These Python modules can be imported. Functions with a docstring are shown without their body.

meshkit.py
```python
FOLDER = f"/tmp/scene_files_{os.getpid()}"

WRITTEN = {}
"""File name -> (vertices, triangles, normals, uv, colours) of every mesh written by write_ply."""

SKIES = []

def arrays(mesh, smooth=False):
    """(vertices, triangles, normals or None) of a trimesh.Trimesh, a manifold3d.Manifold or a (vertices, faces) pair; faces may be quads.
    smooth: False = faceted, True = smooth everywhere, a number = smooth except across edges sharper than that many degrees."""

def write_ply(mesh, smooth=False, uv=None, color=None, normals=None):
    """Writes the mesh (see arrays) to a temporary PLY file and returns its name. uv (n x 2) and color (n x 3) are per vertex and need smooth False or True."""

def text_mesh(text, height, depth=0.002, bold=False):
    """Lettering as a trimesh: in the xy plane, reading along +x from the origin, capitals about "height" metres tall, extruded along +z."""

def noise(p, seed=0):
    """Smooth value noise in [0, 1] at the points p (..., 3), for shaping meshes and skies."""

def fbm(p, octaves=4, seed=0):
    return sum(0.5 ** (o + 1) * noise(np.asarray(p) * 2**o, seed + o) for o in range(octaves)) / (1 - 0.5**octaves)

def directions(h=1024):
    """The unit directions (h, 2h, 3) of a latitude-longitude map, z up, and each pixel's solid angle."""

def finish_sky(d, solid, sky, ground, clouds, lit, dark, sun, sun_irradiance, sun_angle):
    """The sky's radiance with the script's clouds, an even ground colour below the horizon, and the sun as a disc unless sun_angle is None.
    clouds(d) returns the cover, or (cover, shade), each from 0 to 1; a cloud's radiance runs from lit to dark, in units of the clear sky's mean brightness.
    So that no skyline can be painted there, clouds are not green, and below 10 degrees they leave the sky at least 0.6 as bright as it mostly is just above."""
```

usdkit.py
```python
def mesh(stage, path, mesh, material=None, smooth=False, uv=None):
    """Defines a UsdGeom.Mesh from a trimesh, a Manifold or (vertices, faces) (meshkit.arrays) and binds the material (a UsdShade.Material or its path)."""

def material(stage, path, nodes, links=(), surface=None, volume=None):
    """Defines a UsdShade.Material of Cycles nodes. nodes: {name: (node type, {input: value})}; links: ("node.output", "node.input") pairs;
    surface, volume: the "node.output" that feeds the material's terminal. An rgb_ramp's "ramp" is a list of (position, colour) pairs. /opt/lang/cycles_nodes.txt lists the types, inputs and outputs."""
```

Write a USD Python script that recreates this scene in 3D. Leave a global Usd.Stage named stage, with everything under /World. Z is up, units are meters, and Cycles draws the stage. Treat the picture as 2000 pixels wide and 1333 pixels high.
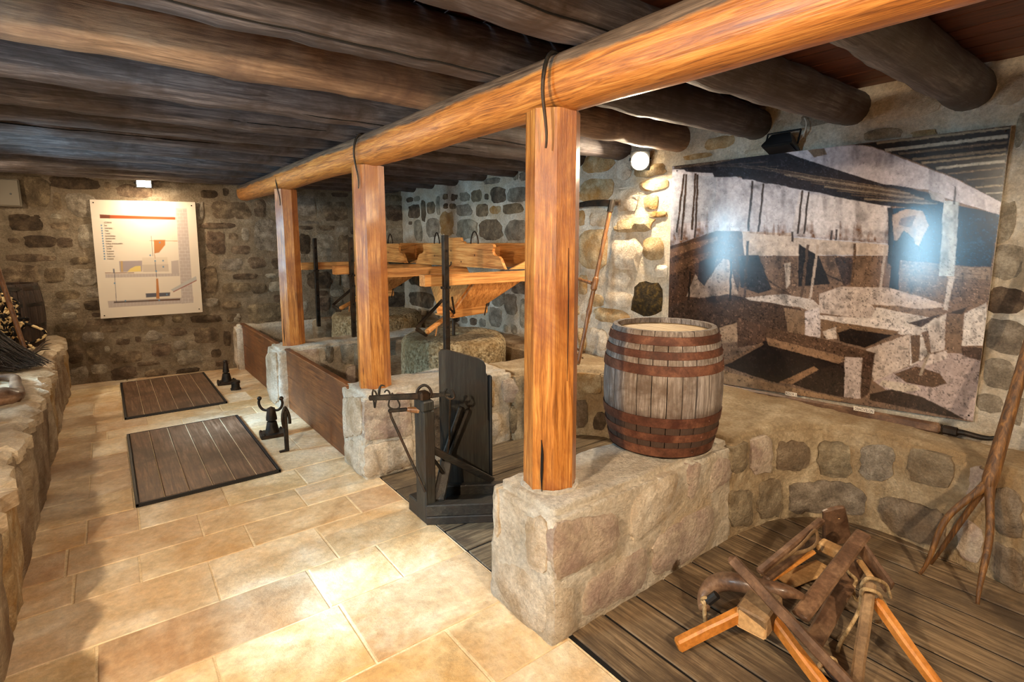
import math, random
import numpy as np, trimesh, usdkit, meshkit
from scipy.spatial import Delaunay
from scipy.interpolate import CubicSpline
from pxr import Usd, UsdGeom, UsdLux, UsdShade, Gf, Sdf

stage = Usd.Stage.CreateInMemory()
UsdGeom.SetStageUpAxis(stage, 'Z'); UsdGeom.SetStageMetersPerUnit(stage, 1.0)
UsdGeom.Xform.Define(stage, '/World'); UsdGeom.Scope.Define(stage, '/World/Looks')
rng = np.random.default_rng(7)

# ---------------------------------------------------------------- camera (picture taken as 2000 x 1333)
F, CX, CY, TH, PHI, H = 1037.6, 1000., 615., math.radians(7.69), math.radians(37.4), 1.62
FW = np.array([math.sin(PHI)*math.cos(TH), math.cos(PHI)*math.cos(TH), -math.sin(TH)])
RT = np.array([math.cos(PHI), -math.sin(PHI), 0]); UP = np.cross(RT, FW); EYE = np.array([0, 0, H])
cam = UsdGeom.Camera.Define(stage, '/World/camera')
cam.CreateHorizontalApertureAttr(36.0); cam.CreateVerticalApertureAttr(24.0); cam.CreateFocalLengthAttr(F/2000*36)
cam.CreateVerticalApertureOffsetAttr(-(666.5-CY)/2000*36); cam.CreateClippingRangeAttr(Gf.Vec2f(0.02, 200))
cam.AddTransformOp().Set(Gf.Matrix4d(*RT, 0, *UP, 0, *(-FW), 0, *EYE, 1))
cam.CreateExposureAttr(0.0)

# ---------------------------------------------------------------- daylight (two windows in the left wall) and sky
dome = UsdLux.DomeLight.Define(stage, '/World/sky'); dome.CreateColorAttr(Gf.Vec3f(.62, .8, 1.0)); dome.CreateIntensityAttr(1.0)
def aim(prim, eye, d):
    d = np.asarray(d, float); d /= np.linalg.norm(d); up = np.array([0, 0, 1.]) if abs(d[2]) < .95 else np.array([0, 1., 0])
    x = np.cross(d, up); x /= np.linalg.norm(x); y = np.cross(x, d)
    UsdGeom.Xformable(prim).AddTransformOp().Set(Gf.Matrix4d(*x, 0, *y, 0, *(-d), 0, *map(float, eye), 1))
WINDOWS = [(2.22, 1.55, .50, .95), (5.05, 1.60, .55, 1.05)]          # y, z centre, width, height
DAY = 70.0
for i, (y, z, w, h) in enumerate(WINDOWS):
    r = UsdLux.RectLight.Define(stage, f'/World/daylight_{i+1}'); r.CreateWidthAttr(w*.96); r.CreateHeightAttr(h*.96)
    r.CreateIntensityAttr(DAY); r.CreateColorAttr(Gf.Vec3f(.50, .82, 1.0)); aim(r, (-1.62, y, z), (1, 0, -.12))
sun = UsdLux.DistantLight.Define(stage, '/World/daylight_beam'); sun.CreateAngleAttr(13.0); sun.CreateIntensityAttr(120.0); sun.CreateColorAttr(Gf.Vec3f(.5, .76, 1.0)); aim(sun, (0, 0, 0), (1, .03, -.68))
WARM = (1.0, .80, .56)
def lamp(name, eye, d, power, radius=.05, color=WARM):
    """the light of one floodlight: a small disc at its glass"""
    l = UsdLux.DiskLight.Define(stage, f'/World/{name}'); l.CreateRadiusAttr(radius)
    l.CreateIntensityAttr(power/(math.pi*radius**2)); l.CreateColorAttr(Gf.Vec3f(*color)); aim(l, eye, d)

LAMPS = [('lamp_right', (3.53, 2.93, 2.27), (-.62, -.1, -.75), 30.), ('lamp_back', (.44, 7.36, 2.25), (.0, .1, -1), 6.),
         ('lamp_left', (-1.22, .75, 2.2), (.85, .35, -.55), 36.), ('lamp_corner', (-1.2, 6.6, 2.2), (.8, -.1, -.6), 7.), ('lamp_behind', (.7, -1.42, 2.2), (.45, .8, -.5), 36.)]
for a in LAMPS: lamp(*a)

# ---------------------------------------------------------------- helpers
def ray(x, y): return FW + RT*(x-CX)/F - UP*(y-CY)/F
def atz(x, y, z=0.): d = ray(x, y); return EYE + d*(z-H)/d[2]
def aty(x, y, Y): d = ray(x, y); return EYE + d*Y/d[1]
def atx(x, y, X): d = ray(x, y); return EYE + d*X/d[0]
used = {}
def path_for(parent, name):
    k = f'{parent}/{name}'; n = used.get(k, 0); used[k] = n+1
    return k if n == 0 else f'{k}_{n:03d}'
def tag(prim, label=None, cat=None, group=None, kind=None):
    for k, v in (('label', label), ('category', cat), ('group', group), ('kind', kind)):
        if v: prim.SetCustomDataByKey(k, v)
    return prim
BASE = {}
class T:
    """a thing: an Xform at its base; part() takes meshes in world metres"""
    def __init__(s, name, base=(0, 0, 0), label=None, cat=None, group=None, kind=None):
        s.path = path_for('/World', name); s.base = np.array(base, float)
        x = UsdGeom.Xform.Define(stage, s.path); x.AddTranslateOp().Set(Gf.Vec3d(*map(float, s.base))); tag(x.GetPrim(), label, cat, group, kind)
    def part(s, name, mesh, mat, smooth=30, parent=None, label=None, colors=None):
        p = path_for(parent or s.path, name); v, f = vf(mesh)
        m = usdkit.mesh(stage, p, (v - s.base, f), L(mat), smooth=smooth if colors is None else True)
        if colors is not None:
            UsdGeom.PrimvarsAPI(m).CreatePrimvar('tint', Sdf.ValueTypeNames.Color3fArray, 'vertex').Set([Gf.Vec3f(*map(float, c)) for c in colors])
        if label: tag(m.GetPrim(), label)
        return p
def solo(name, mesh, mat, label=None, cat=None, group=None, kind=None, smooth=30):
    p = path_for('/World', name); m = usdkit.mesh(stage, p, vf(mesh), L(mat), smooth=smooth); tag(m.GetPrim(), label, cat, group, kind); return p
def vf(mesh):
    if hasattr(mesh, 'vertices'): return np.array(mesh.vertices, float), np.array(mesh.faces, int)
    v, f = np.asarray(mesh[0], float), np.asarray(mesh[1], int)
    if f.shape[1] == 4: f = np.vstack([f[:, [0, 1, 2]], f[:, [0, 2, 3]]])
    return v, f
def join(ms):
    V, Fs, n = [], [], 0
    for m in ms:
        v, f = vf(m); V.append(v); Fs.append(f+n); n += len(v)
    return np.vstack(V), np.vstack(Fs)
def fbm(p, scale=1., octaves=4, seed=0):
    return 2*meshkit.fbm(np.asarray(p, float)*scale + seed*17.31, octaves=octaves) - 1
def grid_faces(r, c, wrap=False):
    i, j = np.meshgrid(np.arange(r-1), np.arange(c if wrap else c-1), indexing='ij'); i, j = i.ravel(), j.ravel(); k = (j+1) % c
    return np.stack([i*c+j, i*c+k, (i+1)*c+k, (i+1)*c+j], 1)
def tube(pts, r, n=10, caps=True, squash=None, sub=0):
    """swept tube; r scalar or per point"""
    P = np.array(pts, float); r = np.broadcast_to(np.asarray(r, float), len(P)).copy()
    if sub:
        t = np.r_[0, np.cumsum(np.linalg.norm(np.diff(P, axis=0), axis=1))]; u = np.linspace(0, t[-1], sub)
        P = np.stack([CubicSpline(t, P[:, k])(u) for k in range(3)], 1) if len(P) > 2 else np.stack([np.interp(u, t, P[:, k]) for k in range(3)], 1); r = np.interp(u, t, r)
    d = np.gradient(P, axis=0); d /= np.linalg.norm(d, axis=1, keepdims=True)
    a = np.cross(d[0], [0, 0, 1.]); a = a if np.linalg.norm(a) > .05 else np.cross(d[0], [1., 0, 0]); rings = []
    for i in range(len(P)):
        a = a - d[i]*np.dot(a, d[i]); a /= np.linalg.norm(a); b = np.cross(d[i], a)
        t = np.arange(n)/n*2*np.pi
        rings.append(P[i] + r[i]*(np.cos(t)[:, None]*a*(squash or 1) + np.sin(t)[:, None]*b))
    V = np.vstack(rings); Fq = grid_faces(len(P), n, True); f = np.vstack([Fq[:, [0, 2, 1]], Fq[:, [0, 3, 2]]])
    if caps:
        V = np.vstack([V, P[0], P[-1]]); k = len(V); j = np.arange(n); e = (len(P)-1)*n
        f = np.vstack([f, np.stack([np.full(n, k-2), j, (j+1) % n], 1), np.stack([np.full(n, k-1), e+(j+1) % n, e+j], 1)])
    return V, f
def cbox(size, ch=.006):
    """box with chamfered edges, centred"""
    s = np.array(size, float)/2; ch = min(ch, *(s*.45)); pts = []
    for sx in (-1, 1):
        for sy in (-1, 1):
            for sz in (-1, 1):
                c = np.array([sx, sy, sz])
                for k in range(3):
                    q = s - ch; q[k] = s[k]; pts.append(c*q)
    return trimesh.convex.convex_hull(np.array(pts))
def box(lo, hi, ch=.006):
    lo, hi = np.array(lo, float), np.array(hi, float); m = cbox(hi-lo, ch); m.apply_translation((lo+hi)/2); return m
def bar(a, b, w, t, up=(0, 0, 1), ch=.006, taper=1., n=1, bend=0., wob=0., seed=0):
    """plank from a to b: w across, t thick along up; returns world mesh"""
    a, b = np.array(a, float), np.array(b, float); d = b-a; Ln = np.linalg.norm(d); d /= Ln
    z = np.array(up, float); z -= d*np.dot(z, d); z /= np.linalg.norm(z); y = np.cross(z, d)
    n = max(n, 2); c = min(ch, w*.4, t*.4); W, Th = w/2, t/2
    sec = np.array([(-W+c, -Th), (W-c, -Th), (W, -Th+c), (W, Th-c), (W-c, Th), (-W+c, Th), (-W, Th-c), (-W, -Th+c)])
    rings = []; S = np.r_[0, np.linspace(c/Ln, 1-c/Ln, n), 1]
    for s in S:
        k = 1+(taper-1)*s; e = 1 - (2*c/min(w, t)*.8 if s in (0, 1) else 0)
        rings.append(a + d*s*Ln + z*bend*math.sin(math.pi*s) + (sec[:, :1]*k*e)*y + (sec[:, 1:]*k*e)*z)
    V = np.vstack(rings)
    if wob: V = V + (fbm(V, 6, 3, seed)[:, None])*wob*z + (fbm(V+5, 6, 3, seed)[:, None])*wob*y
    q = grid_faces(len(S), 8, True); f = np.vstack([q[:, [0, 1, 2]], q[:, [0, 2, 3]]]); e = (len(S)-1)*8
    f = np.vstack([f, [[0, k+1, k] for k in range(1, 7)], [[e, e+k, e+k+1] for k in range(1, 7)]])
    return trimesh.Trimesh(V, f, process=False)
def lathe(prof, c=(0, 0, 0), n=40, wob=0.):
    prof = np.array(prof, float); t = np.arange(n)/n*2*np.pi; V = []
    for r, z in prof: V.append(np.stack([c[0]+r*np.cos(t), c[1]+r*np.sin(t), np.full(n, c[2]+z)], 1))
    q = grid_faces(len(prof), n, True); return np.vstack(V), np.vstack([q[:, [0, 1, 2]], q[:, [0, 2, 3]]])
def prism(poly, fn, h0, h1):
    """poly (n,2) extruded between heights h0..h1 through fn(u,v,h)->xyz"""
    from shapely.geometry import Polygon
    P = np.array(poly, float); P = P if Polygon(P).exterior.is_ccw else P[::-1]
    v2, f2 = trimesh.creation.triangulate_polygon(Polygon(P), engine='earcut'); n = len(v2)
    A = np.array([fn(u, v, h1) for u, v in v2]); B = np.array([fn(u, v, h0) for u, v in v2]); m = len(P)
    C = np.array([fn(u, v, h1) for u, v in P]); D = np.array([fn(u, v, h0) for u, v in P]); j = np.arange(m); k = (j+1) % m
    V = np.vstack([A, B, C, D]); o = 2*n
    f = np.vstack([f2, f2[:, ::-1]+n, np.stack([o+j, o+m+j, o+m+k], 1), np.stack([o+j, o+m+k, o+k], 1)])
    return V, f
def inside(P, q):
    x, y = q[:, 0], q[:, 1]; r = np.zeros(len(q), bool); n = len(P)
    for i in range(n):
        (x0, y0), (x1, y1) = P[i], P[(i+1) % n]
        if y0 == y1: continue
        c = ((y0 > y) != (y1 > y)); r ^= c & (x < (x1-x0)*(y-y0)/(y1-y0)+x0)
    return r
def seg_dist(P, q):
    d = np.full(len(q), 9.)
    for i in range(len(P)):
        a, b = P[i], P[(i+1) % len(P)]; ab = b-a; t = np.clip(((q-a)@ab)/max(ab@ab, 1e-12), 0, 1)
        d = np.minimum(d, np.linalg.norm(q-a-t[:, None]*ab, axis=1))
    return d
def round_box(u0, u1, v0, v1, r, n=18, e=4.5, jit=.05):
    t = np.arange(n)/n*2*np.pi + r.uniform(0, .3); c, s = np.cos(t), np.sin(t); k = (np.abs(c)**e+np.abs(s)**e)**(-1/e)
    P = np.stack([c*k, s*k], 1)*(1+r.normal(0, jit, n))[:, None]
    sk = r.normal(0, .06, 2); P[:, 0] += sk[0]*P[:, 1]; P[:, 1] += sk[1]*P[:, 0]*.5
    return np.array([(u0+u1)/2, (v0+v1)/2]) + P*np.array([u1-u0, v1-v0])/2
def subdiv(P, s):
    out = []
    for i in range(len(P)):
        a, b = P[i], P[(i+1) % len(P)]; n = max(1, int(np.linalg.norm(b-a)/s)); out += [a+(b-a)*k/n for k in range(n)]
    return np.array(out)
def chaikin(P, k=2):
    P = np.asarray(P, float)
    for _ in range(k): Q = np.roll(P, -1, 0); P = np.stack([.75*P+.25*Q, .25*P+.75*Q], 1).reshape(-1, 2)
    return P
def stone(P, fn, proud=.018, step=.06, amp=.008, seed=0, edge=.025, deep=.05, fs=9.):
    """one masonry stone: outline P on a wall surface fn(u,v,h), rough bulging face"""
    r = np.random.default_rng(seed); P = np.asarray(P, float)
    from shapely.geometry import Polygon
    if not Polygon(P).exterior.is_ccw: P = P[::-1]
    lo, hi = P.min(0), P.max(0); step = min(step, (hi-lo).min()/2.2)
    g = np.stack(np.meshgrid(np.arange(lo[0]+step/2, hi[0], step), np.arange(lo[1]+step/2, hi[1], step)), -1).reshape(-1, 2)
    g = g + r.uniform(-.25, .25, g.shape)*step
    g = g[inside(P, g)] if len(g) else g
    if len(g): g = g[seg_dist(P, g) > step*.35]
    Q = np.vstack([P, g]) if len(g) else np.vstack([P, P.mean(0)])
    tri = Delaunay(Q).simplices; tri = tri[inside(P, Q[tri].mean(1))]
    A, B, C = Q[tri[:, 0]], Q[tri[:, 1]], Q[tri[:, 2]]
    cr = (B-A)[:, 0]*(C-A)[:, 1]-(B-A)[:, 1]*(C-A)[:, 0]; tri = tri[np.abs(cr) > 1e-9]; cr = cr[np.abs(cr) > 1e-9]; tri[cr < 0] = tri[cr < 0][:, ::-1]
    d = seg_dist(P, Q); d[:len(P)] = 0
    h = proud*np.clip(.25+d/edge*.75, .25, 1) + amp*fbm(np.c_[Q, np.full(len(Q), seed*.37)], fs, 4, seed % 50)*np.clip(d/edge, .3, 1)
    n = len(P); V = [fn(*Q[i], h[i]) for i in range(len(Q))] + [fn(*P[i], -deep) for i in range(n)]
    j = np.arange(n); k = (j+1) % n; o = len(Q)
    return np.array(V), np.vstack([tri, np.stack([j, o+j, o+k], 1), np.stack([j, o+k, k], 1)])
def sheet(fn, u0, u1, v0, v1, step, amp, seed=0, fs=3., holes=(), flip=False):
    """rough mortar face of a wall as a grid, with rectangular holes"""
    us = np.linspace(u0, u1, max(2, int((u1-u0)/step)+1)); vs = np.linspace(v0, v1, max(2, int((v1-v0)/step)+1))
    for a, b, c, d in holes:
        us = np.unique(np.r_[us[(np.abs(us-a) > step*.4) & (np.abs(us-b) > step*.4)], a, b]); vs = np.unique(np.r_[vs[(np.abs(vs-c) > step*.4) & (np.abs(vs-d) > step*.4)], c, d])
    U, W = np.meshgrid(us, vs, indexing='ij'); p = np.stack([U.ravel(), W.ravel(), np.zeros(U.size)], 1)
    h = amp*fbm(p, fs, 4, seed) + amp*.5*fbm(p, fs*5, 3, seed+1)
    V = np.array([fn(a, b, c) for (a, b, _), c in zip(p, h)]); q = grid_faces(len(us), len(vs))
    if holes:
        c = p[q].mean(1); keep = np.ones(len(q), bool)
        for a, b, e, d in holes: keep &= ~((c[:, 0] > a) & (c[:, 0] < b) & (c[:, 1] > e) & (c[:, 1] < d))
        q = q[keep]
    return (V, q[:, ::-1] if flip else q)
def rough_block(poly, z0, z1, step=.045, amp=.018, seed=0, fs=4., smooth=6, inset=.03):
    """masonry mass: plan polygon between two heights, rounded and roughened"""
    import manifold3d as m3
    cs = m3.CrossSection([np.array(poly, float)]); cs = cs if cs.area() > 0 else m3.CrossSection([np.array(poly, float)[::-1]])
    a = m3.Manifold.extrude(cs, z1-z0-inset); b = m3.Manifold.extrude(cs.offset(-inset, m3.JoinType.Round, 2., 16), z1-z0)
    m = (a+b).translate([0, 0, z0]).refine_to_length(step).to_mesh(); t = trimesh.Trimesh(m.vert_properties[:, :3], m.tri_verts)
    trimesh.smoothing.filter_taubin(t, iterations=smooth)
    n = t.vertex_normals; p = t.vertices
    t.vertices = p + n*(amp*fbm(p, fs, 4, seed)+amp*.5*fbm(p, fs*4, 3, seed+3))[:, None]
    return t

# ---------------------------------------------------------------- materials
LOOKS = {}
def L(name): return LOOKS[name]
def lin(c):
    c = np.asarray(c, float)/255; return tuple(np.where(c <= .04045, c/12.92, ((c+.055)/1.055)**2.4))
def tex(name, cols, scale=(1, 1, 1), ns=4., detail=6, rough=.7, bump=.3, bscale=None, bdist=.01, rand=0., stain=None, ss=1.2, spec=.3, hue=0., rot=None, vor=0., vscale=30., distort=0., metal=0., coat=0., lo=.3, hi=.7, fine=.22, fscale=None, zmix=None):
    """procedural look: noise ramp through sRGB cols, a low-frequency stain, bump, and per-object variation of tone"""
    n = {'tc': ('texture_coordinate', {}), 'mp': ('mapping', {'scale': scale, **({'rotation': rot} if rot else {})}),
         'n1': ('noise_texture', {'scale': ns, 'detail': detail, 'roughness': .62, 'distortion': distort}),
         'r1': ('rgb_ramp', {'ramp': [(lo+(hi-lo)*i/(len(cols)-1), lin(c)) for i, c in enumerate(cols)]}),
         'p': ('principled_bsdf', {'roughness': rough, 'specular_ior_level': spec, 'metallic': metal, 'coat_weight': coat, 'coat_roughness': .2})}
    k = [('tc.object', 'mp.vector'), ('mp.vector', 'n1.vector'), ('n1.fac', 'r1.fac')]; out = 'r1.color'
    if stain:
        n |= {'n2': ('noise_texture', {'scale': ss, 'detail': 5, 'roughness': .65, 'distortion': .6}), 'r2': ('rgb_ramp', {'ramp': [(.42, (0, 0, 0)), (.66, (1, 1, 1))]}), 'mx': ('mix_color', {'blend_type': 'mix', 'b': lin(stain)})}
        k += [('tc.object', 'n2.vector'), ('n2.fac', 'r2.fac'), ('r2.color', 'mx.fac'), (out, 'mx.a')]; out = 'mx.result'
    if zmix:
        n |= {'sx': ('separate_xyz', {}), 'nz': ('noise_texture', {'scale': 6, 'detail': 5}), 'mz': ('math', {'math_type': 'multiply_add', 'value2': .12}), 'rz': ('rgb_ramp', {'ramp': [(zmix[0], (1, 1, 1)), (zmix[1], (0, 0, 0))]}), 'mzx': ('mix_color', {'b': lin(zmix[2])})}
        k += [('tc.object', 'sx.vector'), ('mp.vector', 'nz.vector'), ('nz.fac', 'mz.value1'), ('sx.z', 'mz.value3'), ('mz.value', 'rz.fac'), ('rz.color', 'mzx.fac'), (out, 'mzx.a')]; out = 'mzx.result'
    if fine:
        n |= {'n3': ('noise_texture', {'scale': fscale or ns*8, 'detail': 6, 'roughness': .7}), 'r3': ('rgb_ramp', {'ramp': [(.3, (1-fine,)*3), (.7, (1+fine,)*3)]}), 'mf': ('mix_color', {'blend_type': 'multiply', 'fac': 1., 'use_clamp': False, 'use_clamp_result': False})}
        k += [('mp.vector', 'n3.vector'), ('n3.fac', 'r3.fac'), (out, 'mf.a'), ('r3.color', 'mf.b')]; out = 'mf.result'
    if rand or hue:
        n |= {'oi': ('object_info', {}), 'mr': ('map_range', {'from_min': 0, 'from_max': 1, 'to_min': 1-rand, 'to_max': 1+rand}), 'mh': ('map_range', {'from_min': 0, 'from_max': 1, 'to_min': .5-hue, 'to_max': .5+hue}), 'hv': ('hsv', {'fac': 1})}
        k += [('oi.random', 'mr.value'), ('mr.result', 'hv.value'), ('oi.random', 'mh.value'), ('mh.result', 'hv.hue'), (out, 'hv.color')]; out = 'hv.color'
    k.append((out, 'p.base_color'))
    if bump:
        n |= {'nb': ('noise_texture', {'scale': bscale or ns*3, 'detail': 10, 'roughness': .7}), 'b': ('bump', {'strength': bump, 'distance': bdist})}
        k += [('mp.vector', 'nb.vector'), ('b.normal', 'p.normal')]
        if vor:
            n |= {'vo': ('voronoi_texture', {'scale': vscale, 'feature': 'f1'}), 'ad': ('math', {'math_type': 'multiply_add', 'value2': vor})}
            k += [('mp.vector', 'vo.vector'), ('vo.distance', 'ad.value1'), ('nb.fac', 'ad.value3'), ('ad.value', 'b.height')]
        else: k.append(('nb.fac', 'b.height'))
    LOOKS[name] = usdkit.material(stage, f'/World/Looks/{name}', n, k, surface='p.BSDF')
def plain(name, col, rough=.5, metal=0., emit=0., spec=.5):
    p = {'base_color': lin(col), 'roughness': rough, 'metallic': metal, 'specular_ior_level': spec}
    if emit: p |= {'emission_color': lin(col), 'emission_strength': emit}
    LOOKS[name] = usdkit.material(stage, f'/World/Looks/{name}', {'p': ('principled_bsdf', p)}, surface='p.BSDF')
def printed(name, rough, grain=0., spec=.5):
    n = {'a': ('attribute', {'attribute': 'tint'}), 'p': ('principled_bsdf', {'roughness': rough, 'specular_ior_level': spec})}; k = [('a.color', 'p.base_color')]
    if grain:
        n |= {'tc': ('texture_coordinate', {}), 'n1': ('noise_texture', {'scale': 70, 'detail': 9, 'roughness': .75}), 'r': ('rgb_ramp', {'ramp': [(.3, (1-grain,)*3), (.68, (1+grain*.4,)*3)]}), 'm': ('mix_color', {'blend_type': 'multiply', 'fac': 1, 'use_clamp': False})}
        k = [('tc.object', 'n1.vector'), ('n1.fac', 'r.fac'), ('a.color', 'm.a'), ('r.color', 'm.b'), ('m.result', 'p.base_color')]
    LOOKS[name] = usdkit.material(stage, f'/World/Looks/{name}', n, k, surface='p.BSDF')
tex('mortar', [(112, 98, 80), (146, 130, 108), (170, 154, 132)], ns=7, bump=1., bscale=22, bdist=.045, stain=(124, 106, 84), ss=1.6, rough=.9)
tex('mortar_white', [(186, 172, 152), (216, 206, 190), (230, 224, 212)], ns=7, bump=1., bscale=20, bdist=.045, stain=(194, 172, 142), ss=1.8, rough=.9)
tex('stone_brown', [(88, 72, 56), (124, 104, 82), (162, 140, 112)], ns=11, bump=1., bscale=15, bdist=.045, rand=.2, hue=.01, rough=.92, stain=(76, 62, 48), ss=5)
tex('stone_grey', [(106, 94, 80), (144, 131, 113), (178, 165, 146)], ns=12, bump=1., bscale=15, bdist=.045, rand=.15, hue=.008, rough=.92)
tex('stone_dark', [(54, 44, 34), (84, 68, 52), (112, 94, 74)], ns=14, bump=1., bscale=15, bdist=.045, rand=.3, rough=.95)
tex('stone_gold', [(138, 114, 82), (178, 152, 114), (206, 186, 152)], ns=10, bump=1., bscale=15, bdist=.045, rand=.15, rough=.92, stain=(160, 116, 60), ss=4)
tex('stone_moss', [(24, 18, 10), (58, 44, 18), (104, 80, 30)], ns=26, bump=1., bscale=30, bdist=.045, rough=.95)
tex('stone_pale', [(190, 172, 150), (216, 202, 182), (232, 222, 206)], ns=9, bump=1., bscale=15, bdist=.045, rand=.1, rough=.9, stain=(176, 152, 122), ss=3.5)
tex('stone_violet', [(168, 148, 130), (196, 178, 158), (214, 198, 180)], ns=9, bump=1., bscale=15, bdist=.045, rough=.92, stain=(166, 142, 130), ss=6)
tex('bench_rock', [(136, 112, 84), (176, 152, 120), (202, 182, 154)], scale=(1, 1, 3), ns=5, bump=1., bscale=15, bdist=.045, rough=.62, stain=(128, 96, 62), ss=3, spec=.5)
tex('granite', [(46, 40, 30), (140, 122, 92), (186, 166, 130), (206, 188, 152)], ns=34, detail=8, bump=1., bscale=40, bdist=.03, rough=.9, stain=(140, 112, 72), ss=2.2, vor=.6, vscale=38, lo=.33, hi=.62)
tex('slab', [(172, 142, 104), (210, 186, 150), (232, 216, 190)], ns=3.2, detail=9, bump=.6, bscale=14, bdist=.012, rand=.15, hue=.008, rough=.33, stain=(188, 148, 100), ss=1.9, spec=.5, distort=.7)
tex('slab_pale', [(190, 164, 126), (222, 204, 174), (238, 226, 206)], ns=3.6, detail=9, bump=.6, bscale=14, bdist=.012, rand=.08, rough=.3, stain=(202, 166, 120), ss=1.6, spec=.5, distort=.7)
tex('grout', [(200, 176, 140), (226, 206, 170)], ns=12, bump=.3, rough=.85)
def wood(name, cols, axis, ns=3., rough=.5, bump=.25, rand=0., stretch=20., stain=None, ss=2., spec=.4, coat=0., lo=.32, hi=.68, zmix=None):
    sc = [stretch]*3; sc['xyz'.index(axis)] = 1.1
    tex(name, cols, scale=tuple(sc), ns=ns, detail=7, rough=rough, bump=bump, bscale=ns*4, bdist=.006, rand=rand, stain=stain, ss=ss, spec=spec, distort=.7, coat=coat, lo=lo, hi=hi, fine=.2, fscale=ns*3.5, zmix=zmix)
ORANGE = [(106, 60, 22), (164, 102, 42), (198, 140, 72)]
wood('oak_z', ORANGE, 'z', rough=.36, rand=.06, stain=(120, 62, 24), ss=2.6, bump=.35, coat=.25)
wood('oak_y', [(122, 70, 28), (190, 122, 52), (214, 152, 78)], 'y', rough=.4, stain=(92, 56, 34), ss=2.2, bump=.35, coat=.2)
LOGC = [(50, 45, 47), (86, 79, 80), (122, 114, 114)]
wood('log_dark', LOGC, 'x', rough=.62, rand=.15, stain=(60, 48, 42), ss=2.2, bump=.5)
wood('log_tan', [(94, 72, 54), (138, 108, 82), (164, 134, 106)], 'x', rough=.6, stain=(88, 66, 54), ss=1.6, bump=.5)
wood('log_wane', [(62, 46, 36), (104, 82, 64), (136, 112, 90)], 'y', rough=.6, bump=.5)
wood('ceiling_wood', [(52, 26, 15), (86, 44, 25), (108, 60, 36)], 'y', rough=.55, rand=.18, bump=.3)
wood('floor_old_y', [(66, 52, 38), (112, 92, 68), (146, 124, 96)], 'y', rough=.6, rand=.14, stain=(72, 58, 44), ss=2.5, bump=.5)
wood('floor_old_x', [(66, 54, 40), (104, 88, 66), (136, 118, 92)], 'x', rough=.6, rand=.14, stain=(72, 58, 44), ss=2.5, bump=.5)
wood('hatch_y', [(72, 50, 36), (108, 80, 60), (138, 108, 86)], 'y', rough=.34, rand=.08, bump=.3, stain=(70, 50, 36), ss=3, coat=.15)
wood('barrier_y', [(74, 40, 18), (112, 66, 32), (134, 84, 44)], 'y', rough=.5, stain=(84, 48, 24), ss=3, bump=.25)
wood('pine_y', [(150, 88, 38), (196, 130, 66), (220, 160, 92)], 'y', ns=2.2, rough=.5, rand=.05, bump=.2)
wood('pine_x', [(160, 100, 48), (202, 140, 76), (224, 168, 102)], 'x', ns=2.2, rough=.5, rand=.05, bump=.2)
wood('pine_z', [(150, 90, 40), (194, 128, 66), (216, 156, 90)], 'z', ns=2.2, rough=.5, rand=.05, bump=.2)
wood('black_z', [(20, 19, 17), (38, 37, 33), (58, 56, 49)], 'z', rough=.5, bump=.35, stain=(44, 34, 26), ss=4)
wood('black_x', [(20, 19, 17), (38, 36, 32), (58, 54, 47)], 'x', rough=.5, bump=.35, stain=(46, 36, 28), ss=4)
wood('stave', [(92, 82, 76), (134, 122, 114), (172, 162, 154)], 'z', ns=4, rough=.75, rand=.05, bump=.7, stain=(98, 82, 70), ss=7, zmix=(.23, .32, (64, 46, 36)))
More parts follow.
